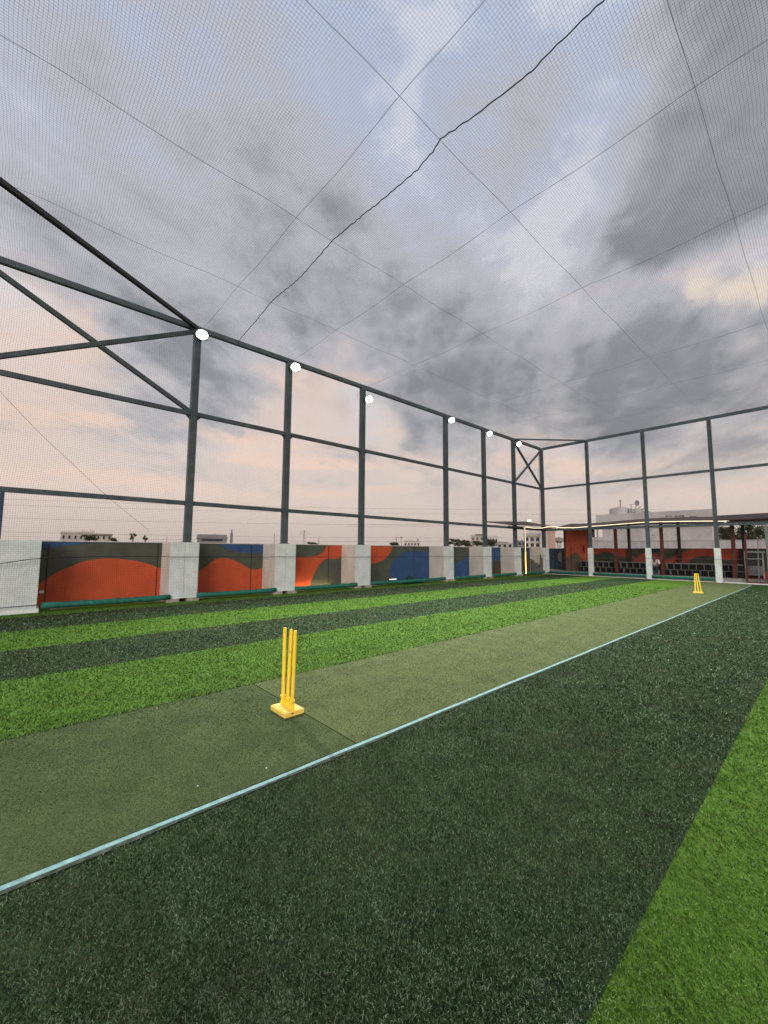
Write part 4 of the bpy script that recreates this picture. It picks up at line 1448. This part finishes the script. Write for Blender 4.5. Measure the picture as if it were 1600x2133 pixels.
E_ = [(0, 1), (1, 2), (2, 3), (3, 4), (4, 5), (5, 6), (6, 7), (3, 8), (8, 9), (9, 10), (10, 11), (3, 12), (12, 13), (13, 14), (14, 15), (0, 16), (16, 17), (17, 18), (18, 19), (19, 20),
      (0, 21), (21, 22), (22, 23), (23, 24), (24, 25)]
skin_body('body', P_, E_, skin_m, t)
Sh = [(p[0], *(r_ + 0.018 for r_ in p[1:])) for p in P_]
skin_body('shirt', [Sh[0], Sh[1], Sh[2], Sh[3], Sh[8], (P_[9][0], 0.062), Sh[12], (P_[13][0], 0.062)], [(0, 1), (1, 2), (2, 3), (3, 4), (4, 5), (3, 6), (6, 7)], shirt_m, t)
skin_body('trousers', [((0, 0.18, 0.38), 0.15, 0.12), Sh[16], Sh[17], (P_[18][0], 0.062), Sh[21], Sh[22], (P_[23][0], 0.062)], [(0, 1), (1, 2), (2, 3), (0, 4), (4, 5), (5, 6)], trouser_m, t)
skin_body('hair', [((0, -0.10, 1.06), 0.093), ((0, -0.10, 1.11), 0.082)], [(0, 1)], hair_m, t)
solo('seat_block', MB().bevbox(-7.08, -6.58, 26.78, 26.995, 0.131, 0.47, 0.01), blk, 'low concrete block under the seated person', 'block')

# ------------------------------------------------------------------ buildings behind the shelter
t = thing('white_building', 'large weathered white building with flat parapet right behind the shelter', 'building', (-12, 45, -12))
part('upper_parapet', MB().box(-16.6, -6.95, 45.0, 46.9, 3.93, 5.22), white_bldg, t)
part('main_wall', MB().box(-16.12, -7.1, 45.35, 46.7, -12, 3.93), white_bldg, t)
part('corner_face', MB().box(-7.098, -6.86, 45.38, 46.6, -12, 3.92), material('pale_corner_render', (0.60, 0.55, 0.51), 0.9, var=0.06, vscale=1), t)
part('terrace_parapet', MB().box(-16.7, 6, 42.0, 42.25, -12, 2.38), white_band, t)
part('ledge', MB().box(-16.72, 6, 41.96, 42.3, 2.381, 2.42), white_bldg, t)
for (x0, z0, w_, h_) in [(-10.4, 4.75, 0.5, 0.07), (-9.7, 4.70, 0.7, 0.09), (-9.1, 4.5, 0.12, 0.35), (-8.6, 4.62, 0.5, 0.05), (-10.9, 4.62, 0.6, 0.05), (-15.9, 4.42, 0.5, 0.04)]:
    pts = [(x0 + w_ * q / 6, z0 + random.uniform(0, h_)) for q in range(7)]
    pts += [(x0 + w_ * (6 - q) / 6, z0 - random.uniform(0.02, h_)) for q in range(7)]
    part('mould_stain', MB().prism_y(pts, 44.992, 44.999), stain_m, t)
for (x0, z0, w_, h_) in [(-12.2, 3.0, 0.25, 0.06), (-11.7, 2.98, 0.2, 0.05), (-9.8, 2.95, 0.15, 0.1), (-14.5, 3.6, 0.3, 0.04)]:
    part('mould_stain', MB().box(x0, x0 + w_, 45.34, 45.349, z0, z0 + h_), stain_m, t)
# roof equipment
t = thing('water_tank', 'round white water tank on the white building, left of the dish', 'water tank', (-15.0, 46, 5.22))
part('tank_body', MB().lathe((-14.8, 46.6, 5.22), [(0.95, 0), (0.95, 0.62), (0.85, 0.72), (0.3, 0.86), (0.1, 0.88)], 20), white_bldg, t)
part('vent_pipe', MB().bar((-14.45, 45.8, 5.22), (-14.45, 45.8, 6.55), 0.10, 0.10), white_band, t)
part('vent_cap', MB().box(-14.53, -14.37, 45.7, 45.9, 6.56, 6.68), white_band, t)
t = thing('satellite_dish', 'small satellite dish on a stand on the white building roof', 'satellite dish', (-13.4, 46, 5.22))
mb = MB()
c0 = Vector((-12.95, 45.9, 6.25))
n_ = 14
vs_, fs = [c0], []
for rg, (r_, dd) in enumerate(((0.16, 0.03), (0.30, 0.10))):
    for k in range(n_):
        a = 2 * math.pi * k / n_
        vs_.append(c0 + Vector((math.cos(a) * r_ * .7, -dd, math.sin(a) * r_)))
for k in range(n_):
    j = (k + 1) % n_
    fs += [(0, 1 + k, 1 + j), (1 + k, 1 + n_ + k, 1 + n_ + j, 1 + j)]
vs2 = [v + Vector((0, 0.02, 0)) for v in vs_]
mb.add(vs_, fs)
mb.add(vs2, [f[::-1] for f in fs])
part('dish', mb, material('dish_violet_grey', (0.27, 0.25, 0.33), 0.5), t)
part('arm', MB().bar((-13.6, 45.7, 6.13), (-13.0, 45.9, 6.2), 0.04), metal_grey, t)
part('stand', MB().bar((-13.5, 45.9, 5.22), (-13.5, 45.9, 6.12), 0.05).bar((-13.3, 45.9, 5.22), (-13.0, 45.9, 6.1), 0.04), metal_grey, t)
t = thing('roof_machine', 'low white machine box with pipes beside the dish on the white building', 'machine', (-12.9, 46, 5.22))
part('box', MB().bevbox(-13.75, -12.7, 46.0, 46.9, 5.22, 5.75, 0.03), white_bldg, t)
part('box', MB().bevbox(-12.65, -12.05, 46.2, 46.7, 5.22, 5.48, 0.03), white_bldg, t, label='lower box')
part('pipe', MB().bar((-12.6, 46, 5.6), (-12.3, 46, 5.85), 0.04).bar((-12.35, 46, 5.3), (-12.35, 46, 5.9), 0.05).bar((-12.9, 46, 5.8), (-12.62, 46, 5.95), 0.05), metal_grey, t)

# ------------------------------------------------------------------ town around
def frame_at(az_x, az_y):
    """axes of a facade that looks back to the terrace from that bearing"""
    d = Vector((az_x, az_y, 0)).normalized()
    return d, Vector((d.y, -d.x, 0))


def town_building(name, label, cx, cy, width, depth, ztop, wall, rows, cols, win=(0.5, 0.55), extras=(), z0=-12, rowh=3.0, turn=0.0, frames=True, arch=False, ztopwin=None, skipw=()):
    d, s = frame_at(cx, cy)
    d = Matrix.Rotation(turn, 3, 'Z') @ d
    s = Vector((d.y, -d.x, 0))
    base = Vector((cx, cy, z0))
    t = thing(name, label, 'building', tuple(base))

    def P(u, v, z):
        return Vector((cx, cy, 0)) + s * u + d * v + Vector((0, 0, z))

    def block(mb, u0, u1, v0, v1, za, zb):
        vs_ = [P(u, v, z) for z in (za, zb) for v in (v0, v1) for u in (u0, u1)]
        mb.add(vs_, [(0, 2, 3, 1), (4, 5, 7, 6), (0, 1, 5, 4), (2, 6, 7, 3), (0, 4, 6, 2), (1, 3, 7, 5)])
        return mb
    part('wall', block(MB(), -width / 2, width / 2, 0, depth, z0, ztop), wall, t)
    part('parapet', block(MB(), -width / 2 - 0.15, width / 2 + 0.15, -0.15, depth + 0.1, ztop + 0.002, ztop + 0.35), white_band if frames else wall, t)
    zt = ztopwin if ztopwin else ztop - 0.8
    for r_ in range(rows):
        zc = zt - r_ * rowh
        for c in range(cols):
            if (r_, c) in skipw:
                continue
            u = -width / 2 + width * (c + 0.5) / cols
            ww = width / cols * win[0] / 2
            hh = rowh * win[1]
            mb = MB()
            if arch:
                k = 8
                poly = [(-ww, -hh), (ww, -hh), (ww, -hh * 0.45)] + [(ww * math.cos(math.pi * q / k), -hh * 0.45 + hh * 0.45 * math.sin(math.pi * q / k)) for q in range(1, k)] + [(-ww, -hh * 0.45)]
                n_ = len(poly)
                vs_ = [P(u + a, -0.03, zc + b) for a, b in poly] + [P(u + a, -0.001, zc + b) for a, b in poly]
                mb.add(vs_, [tuple(range(n_)), tuple(range(2 * n_ - 1, n_ - 1, -1))] + [(i, (i + 1) % n_, (i + 1) % n_ + n_, i + n_) for i in range(n_)])
            else:
                block(mb, u - ww, u + ww, -0.03, -0.001, zc - hh, zc)
            wpart = part('window', mb, dark_glass, t)
            if frames:
                mb = MB()
                block(mb, u - ww - 0.12, u + ww + 0.12, -0.16, -0.002, zc - hh - 0.16, zc - hh - 0.01)
                block(mb, u - ww - 0.12, u + ww + 0.12, -0.3, -0.002, zc + 0.02, zc + 0.14)
                part('sill', mb, white_band, wpart)
    for (nm, u0, u1, v0, v1, za, zb, mt_) in extras:
        part(nm, block(MB(), u0, u1, v0, v1, za, zb), mt_, t)
    return t


beige_b = material('far_beige_render', (0.55, 0.475, 0.41), 0.9, 0.1, col2=(0.40, 0.34, 0.29), vscale=0.12, fine=(0.8, 0.08))
cream_b = material('far_cream_render', (0.70, 0.63, 0.57), 0.9, 0.1, col2=(0.55, 0.49, 0.43), vscale=0.2, fine=(1.0, 0.06))
grey_b = material('far_grey_render', (0.27, 0.25, 0.25), 0.9, 0.1, col2=(0.2, 0.18, 0.18), vscale=0.3)
pink_b = material('far_pink_render', (0.50, 0.33, 0.27), 0.9, 0.1, col2=(0.42, 0.27, 0.22), vscale=0.5, fine=(3, 0.06))
brown_b = material('far_brown_render', (0.30, 0.20, 0.16), 0.9, 0.1)
shade_b = material('far_dark_opening', (0.05, 0.045, 0.045), 0.9)

town_building('long_building', 'long beige two-tier building on the horizon beyond the first mural panel', -219, 22.8, 18.2, 12, 7.4, beige_b, 2, 9, (0.35, 0.45),
              [('upper_storey', -9.1, 0.6, 0.02, 10, 7.76, 8.3, beige_b), ('stair_block', -2.2, 2.6, 2, 8, 8.3, 9.15, cream_b), ('eave', 0.7, 9.4, -0.8, 0.0, 7.05, 7.35, brown_b)])
town_building('flat_building', 'flat grey building with dark loggia right of the first post', -85.0, 29.6, 5.6, 6, 3.45, grey_b, 1, 1, (0.7, 0.15),
              [('roof_block', -2.8, 2.8, -0.2, 6, 3.46, 4.30, grey_b)], ztopwin=3.40, frames=False)
town_building('tank_building', 'small beige building with a water tank on the horizon over the blue dome panel', -138.8, 144.0, 7.8, 6, 5.3, cream_b, 1, 5, (0.5, 0.3),
              [('roof_room', -3.4, 1.6, 1, 5, 5.66, 6.1, beige_b), ('tank_stand', 2.6, 3.2, 1, 2, 5.66, 6.5, grey_b), ('tank', 2.3, 3.6, 0.8, 2.2, 6.5, 7.5, cream_b)])
town_building('apartment_building', 'beige apartment block with dark roof edge, left of the fifth post', -114.5, 164.0, 6.2, 8, 8.2, beige_b, 2, 3, (0.35, 0.42),
              [('roof_edge', -1.0, 3.3, -0.6, 6, 8.56, 9.1, brown_b), ('balcony', -3.1, -0.4, -0.9, -0.01, 5.2, 5.5, cream_b)], rowh=2.6)
town_building('apartment_building', 'pale apartment block with many windows, right of the fifth post', -109.2, 167.2, 6.4, 8, 7.6, cream_b, 3, 5, (0.45, 0.5),
              [('roof_room', -1.0, 1.6, 1, 4, 7.96, 8.7, cream_b)], rowh=2.2)
town_building('low_building', 'low brown building row left of the sixth post', -67.6, 111.0, 4.6, 5, 3.4, beige_b, 1, 3, (0.5, 0.3), [('roof_edge', -2.4, 1.0, -0.4, 0, 3.76, 3.95, brown_b)], ztopwin=3.2)
town_building('low_building', 'low grey building just right of the sixth post', -62.8, 113.8, 3.6, 5, 4.3, grey_b, 1, 3, (0.5, 0.3), ztopwin=3.9)
town_building('villa', 'cream villa with arched windows seen under the shelter roof near the corner', -51.4, 97.3, 3.9, 6, 5.5, cream_b, 3, 3, (0.62, 0.62),
              [('upper_block', -0.8, 1.95, 0.5, 5, 5.86, 7.7, cream_b), ('cornice', -2.1, 2.1, -0.3, -0.01, 5.0, 5.3, beige_b), ('water_tank', -0.6, 1.4, 1, 3, 7.71, 8.4, beige_b)],
              rowh=1.45, arch=True, ztopwin=4.75)
solo('bright_sign_lamp', MB().bevbox(-51.8, -51.0, 96.0, 96.3, 8.7, 9.2, 0.05), material('lit_rooftop_lamp', (1, 0.9, 0.6), emit=((1.0, 0.85, 0.45), 1.6)), 'bright yellow lamp on the roof of the cream villa', 'lamp')
town_building('side_building', 'plain beige building face right behind the corner post', -45.9, 95.6, 2.4, 5, 6.3, beige_b, 0, 0)
town_building('pink_building', 'narrow pinkish building seen between corner post and orange cabin', -30.1, 63.2, 1.15, 4, 4.9, pink_b, 0, 0, frames=False)
town_building('balcony_building', 'pale building with a framed balcony behind the first end post', -21.3, 56.6, 3.4, 5, 2.9, cream_b, 1, 2, (0.5, 0.4),
              [('balcony_slab', -1.2, 1.4, -0.8, -0.01, 2.6, 2.8, beige_b), ('balcony_frame', -0.3, -0.1, -0.7, -0.5, 3.3, 4.3, grey_b), ('balcony_frame', 0.45, 0.6, -0.7, -0.5, 3.3, 4.3, grey_b),
               ('awning', -0.9, 0.9, -1.0, 0.5, 4.3, 4.45, grey_b), ('dark_room', -0.25, 0.2, 0.0, 0.5, 3.27, 4.28, shade_b)], ztopwin=2.2)
town_building('concrete_building', 'unfinished grey concrete building at the far right behind the trees', -16.6, 119.0, 4.0, 6, 5.9, grey_b, 2, 3, (0.6, 0.5), [('lift_block', -0.9, 0.5, 1, 3, 6.26, 7.0, grey_b)], rowh=2.0)

# water tower
t = thing('water_tower', 'grey mushroom water tower on stilts between corner post and orange cabin', 'water tower', (-83.2, 181.9, -12))
wt_m = material('water_tower_concrete', (0.28, 0.24, 0.22), 0.9, var=0.1, vscale=0.5)
part('tank', MB().lathe((-83.2, 181.9, 0), [(0.9, 4.9), (1.5, 5.3), (1.9, 5.7), (1.9, 6.7), (1.95, 6.8), (1.2, 7.15), (0.3, 7.4), (0.25, 7.7)], 20), wt_m, t)
for k in range(6):
    a = k * math.pi / 3
    part('leg', MB().bar((-83.2 + 1.0 * math.cos(a), 181.9 + 1.0 * math.sin(a), -12), (-83.2 + 0.85 * math.cos(a), 181.9 + 0.85 * math.sin(a), 5.0), 0.2), wt_m, t)


def pylon(cx, cy, zt, wbase, label, arm=1.8):
    t = thing('pylon', label, 'pylon', (cx, cy, -12), 'lattice power pylons on the horizon')
    pm = material('pylon_steel', (0.16, 0.14, 0.14), 0.7)
    mb = MB()
    d, s = frame_at(cx, cy)
    zs = np.linspace(-12, zt, 12)
    prevp = None
    for i, z in enumerate(zs):
        k = (zt - z) / (zt + 12)
        w_ = 0.25 + wbase * k ** 1.3
        cs = [Vector((cx, cy, z)) + s * a * w_ + d * b * w_ for a, b in ((-1, -1), (1, -1), (1, 1), (-1, 1))]
        if prevp:
            for q in range(4):
                mb.bar(prevp[q], cs[q], 0.16)
                mb.bar(prevp[q], cs[(q + 1) % 4], 0.09)
                mb.bar(prevp[(q + 1) % 4], cs[q], 0.09)
        prevp = cs
    part('mast', mb, pm, t)
    for dz, al in ((0.8, arm), (2.9, arm * 1.35)):
        mb = MB()
        for sg in (-1, 1):
            mb.bar(Vector((cx, cy, zt - dz)), Vector((cx, cy, zt - dz)) + s * sg * al, 0.12)
            mb.bar(Vector((cx, cy, zt - dz + 0.8)), Vector((cx, cy, zt - dz)) + s * sg * al, 0.10)
            mb.bar(Vector((cx, cy, zt - dz)) + s * sg * al, Vector((cx, cy, zt - dz - 0.9)) + s * sg * al, 0.1)
        part('cross_arm', mb, pm, t)
    return t


pylon(-300, 180.2, 17.0, 2.6, 'lattice power pylon above the red S-wave panel', 3.0)
pylon(-324.4, 311.9, 15.6, 2.0, 'smaller distant lattice pylon left of the tank building', 2.6)
t = thing('mast', 'slim square mast on the horizon right of the flat grey building', 'mast', (-186, 73.4, -12))
part('shaft', MB().bar((-186, 73.4, -12), (-186, 73.4, 8.6), 0.9), grey_b, t)
part('top', MB().bar((-186, 73.4, 8.6), (-186, 73.4, 10.2), 0.45), grey_b, t)
t = thing('lamp_post', 'tall pole with a round head beside the distant pylon', 'lamp post', (-213.7, 210.5, -12))
part('pole', MB().bar((-213.7, 210.5, -12), (-213.7, 210.5, 10.2), 0.22), grey_b, t)
part('head', MB().lathe((-213.7, 210.5, 9.7), [(0.2, 0), (0.8, 0.5), (0.8, 0.9), (0.2, 1.3)], 10), grey_b, t)
for k, (a, z_) in enumerate([(57, 4.1), (63, 5.0), (70.5, 4.7), (76, 3.9)]):
    d = D3(a, 0)
    solo('roof_aerial', MB().bar((d[0] * 95, d[1] * 95, -12), (d[0] * 95, d[1] * 95, z_), 0.10), grey_b,
         'thin roof aerial on the horizon, ' + ['rightmost one', 'second from the right', 'above the first wide panel, right', 'leftmost one'][k], 'aerial', 'thin aerials on the horizon')

# power lines crossing the low sky
pl_m = material('power_line_cable', (0.10, 0.09, 0.09), 0.7)
lines = [((-260, -60, 22), (-60, 260, 24)), ((-260, -60, 19.6), (-60, 260, 21.8)), ((-260, -60, 14.4), (-60, 260, 16.2)), ((-260, -60, 9.0), (-60, 260, 9.6)), ((-260, -60, 7.2), (-60, 260, 7.8)),
         ((-200, 150, 16.4), (120, 230, 17.5)), ((-200, 150, 15.2), (120, 230, 16.2))]
plab = ['highest', 'second highest', 'middle', 'fourth', 'lowest', 'upper one behind the corner', 'lower one behind the corner']
for (a, b), l_ in zip(lines, plab):
    a, b = Vector(a), Vector(b)
    pts = [a.lerp(b, q / 24) - Vector((0, 0, 4 * 2.5 * (q / 24) * (1 - q / 24))) for q in range(25)]
    solo('power_line', MB().tube(pts, 0.035, 4), pl_m, 'thin power line across the low sky, ' + l_, 'power line', 'power lines in the low sky')

# ------------------------------------------------------------------ trees
leaf_ms = [material('tree_leaves_dark', (0.040, 0.050, 0.022), 0.8, 0.2, var=0.25, vscale=0.8),
           material('tree_leaves_olive', (0.115, 0.115, 0.055), 0.8, 0.2, var=0.25, vscale=0.8)]
bark = material('tree_bark', (0.10, 0.08, 0.06), 0.9)


def tree(cx, cy, zc, rx, rz, label, leaves=900, leaf=0.35, clumps=9, mi=0, spread=1.0):
    t = thing('tree', label, 'tree', (cx, cy, -12), 'trees around the terrace')
    mb = MB()
    mb.tube([(cx, cy, -12), (cx + 0.2, cy, (zc - 12) / 2), (cx, cy, zc)], [0.3, 0.26, 0.16], 7)
    cl = []
    for q in range(clumps):
        a, e_ = random.uniform(0, 2 * math.pi), random.uniform(-0.7, 1.0)
        rr_ = random.uniform(0.35, 0.95)
        c = Vector((cx + rx * rr_ * math.cos(a) * math.cos(e_), cy + rx * rr_ * math.sin(a) * math.cos(e_), zc + rz * rr_ * math.sin(e_)))
        cl.append((c, random.uniform(0.22, 0.42) * spread))
        mb.tube([(cx, cy, zc - rz * 0.8), c.lerp(Vector((cx, cy, zc)), 0.4), c], [0.09, 0.05, 0.02], 5)
    part('trunk', mb, bark, t)
    N_ = leaves
    idx = rng.integers(0, clumps, N_)
    C = np.array([[c.x, c.y, c.z] for c, _ in cl])[idx]
    S = np.array([s for _, s in cl])[idx][:, None]
    p = rng.normal(size=(N_, 3)) * S * np.array([[rx, rx, rz]]) * 0.55 + C
    a_ = rng.normal(size=(N_, 3))
    a_ /= np.linalg.norm(a_, axis=1)[:, None]
    b_ = np.cross(a_, rng.normal(size=(N_, 3)))
    b_ /= np.linalg.norm(b_, axis=1)[:, None]
    sz = leaf * (0.5 + rng.random((N_, 1)))
    V = np.stack([p - a_ * sz, p + b_ * sz * .45, p + a_ * sz, p - b_ * sz * .45], 1).reshape(-1, 3) - np.array([cx, cy, -12])
    F = np.arange(N_ * 4).reshape(-1, 4)
    o = np_mesh('crown', V, F, leaf_ms, (rng.random(N_) < (0.35 + 0.3 * mi)).astype(int))
    o.parent = t
    return t


def pol(a, r_):
    d = D3(a, 0)
    return d[0] * r_, d[1] * r_


for a, r_, zc, rx, rz, lb, lv, lf, cl_, sp in [
        (79.6, 150, 4.9, 0.9, 1.1, 'small ragged tree on the horizon, left of a pair before the first post', 260, 0.28, 6, 0.8),
        (78.3, 150, 4.6, 0.8, 0.9, 'small ragged tree on the horizon, right of the pair before the first post', 220, 0.28, 6, 0.8),
        (81.6, 160, 3.8, 1.6, 0.9, 'low dark bush right of the long beige building', 260, 0.35, 6, 1),
        (83.8, 195, 5.2, 2.6, 1.2, 'dark green tree in front of the long beige building', 350, 0.45, 7, 1),
        (58.0, 150, 3.3, 2.2, 0.9, 'low dark tree behind the third post', 300, 0.4, 7, 1),
        (46.5, 140, 3.2, 2.0, 0.8, 'low hedge-like tree left of the tank building', 280, 0.4, 7, 1),
        (38.0, 150, 4.0, 3.0, 1.5, 'dark green tree right of the fourth post', 600, 0.42, 9, 1),
        (36.6, 160, 4.0, 2.4, 1.5, 'round dark tree in the clump after the fourth post', 500, 0.42, 9, 1),
        (35.0, 155, 3.8, 2.4, 1.2, 'olive tree before the beige apartment block', 500, 0.42, 9, 1),
        (33.2, 150, 3.8, 2.0, 1.4, 'dark tree at the foot of the fifth post', 450, 0.42, 9, 1),
        (23.0, 150, 3.4, 1.2, 0.9, 'small dark tree at the foot of the water tower', 260, 0.35, 7, 1),
        (7.6, 62, 3.4, 1.3, 1.5, 'leafy tree behind the maroon posts, left of the gate', 1100, 0.13, 18, 0.75),
        (5.9, 58, 3.5, 1.4, 1.7, 'leafy tree above the cabinet behind the gate', 1300, 0.13, 20, 0.75),
        (4.2, 60, 3.4, 1.5, 1.7, 'leafy tree at the right edge behind the grey pole', 1300, 0.13, 20, 0.75),
        (2.2, 61, 3.6, 1.8, 1.8, 'leafy tree just beyond the right edge', 1500, 0.16, 12, 1.3)]:
    x_, y_ = pol(a, r_)
    tree(x_, y_, zc, rx, rz, lb, lv, lf, cl_, 0, sp)
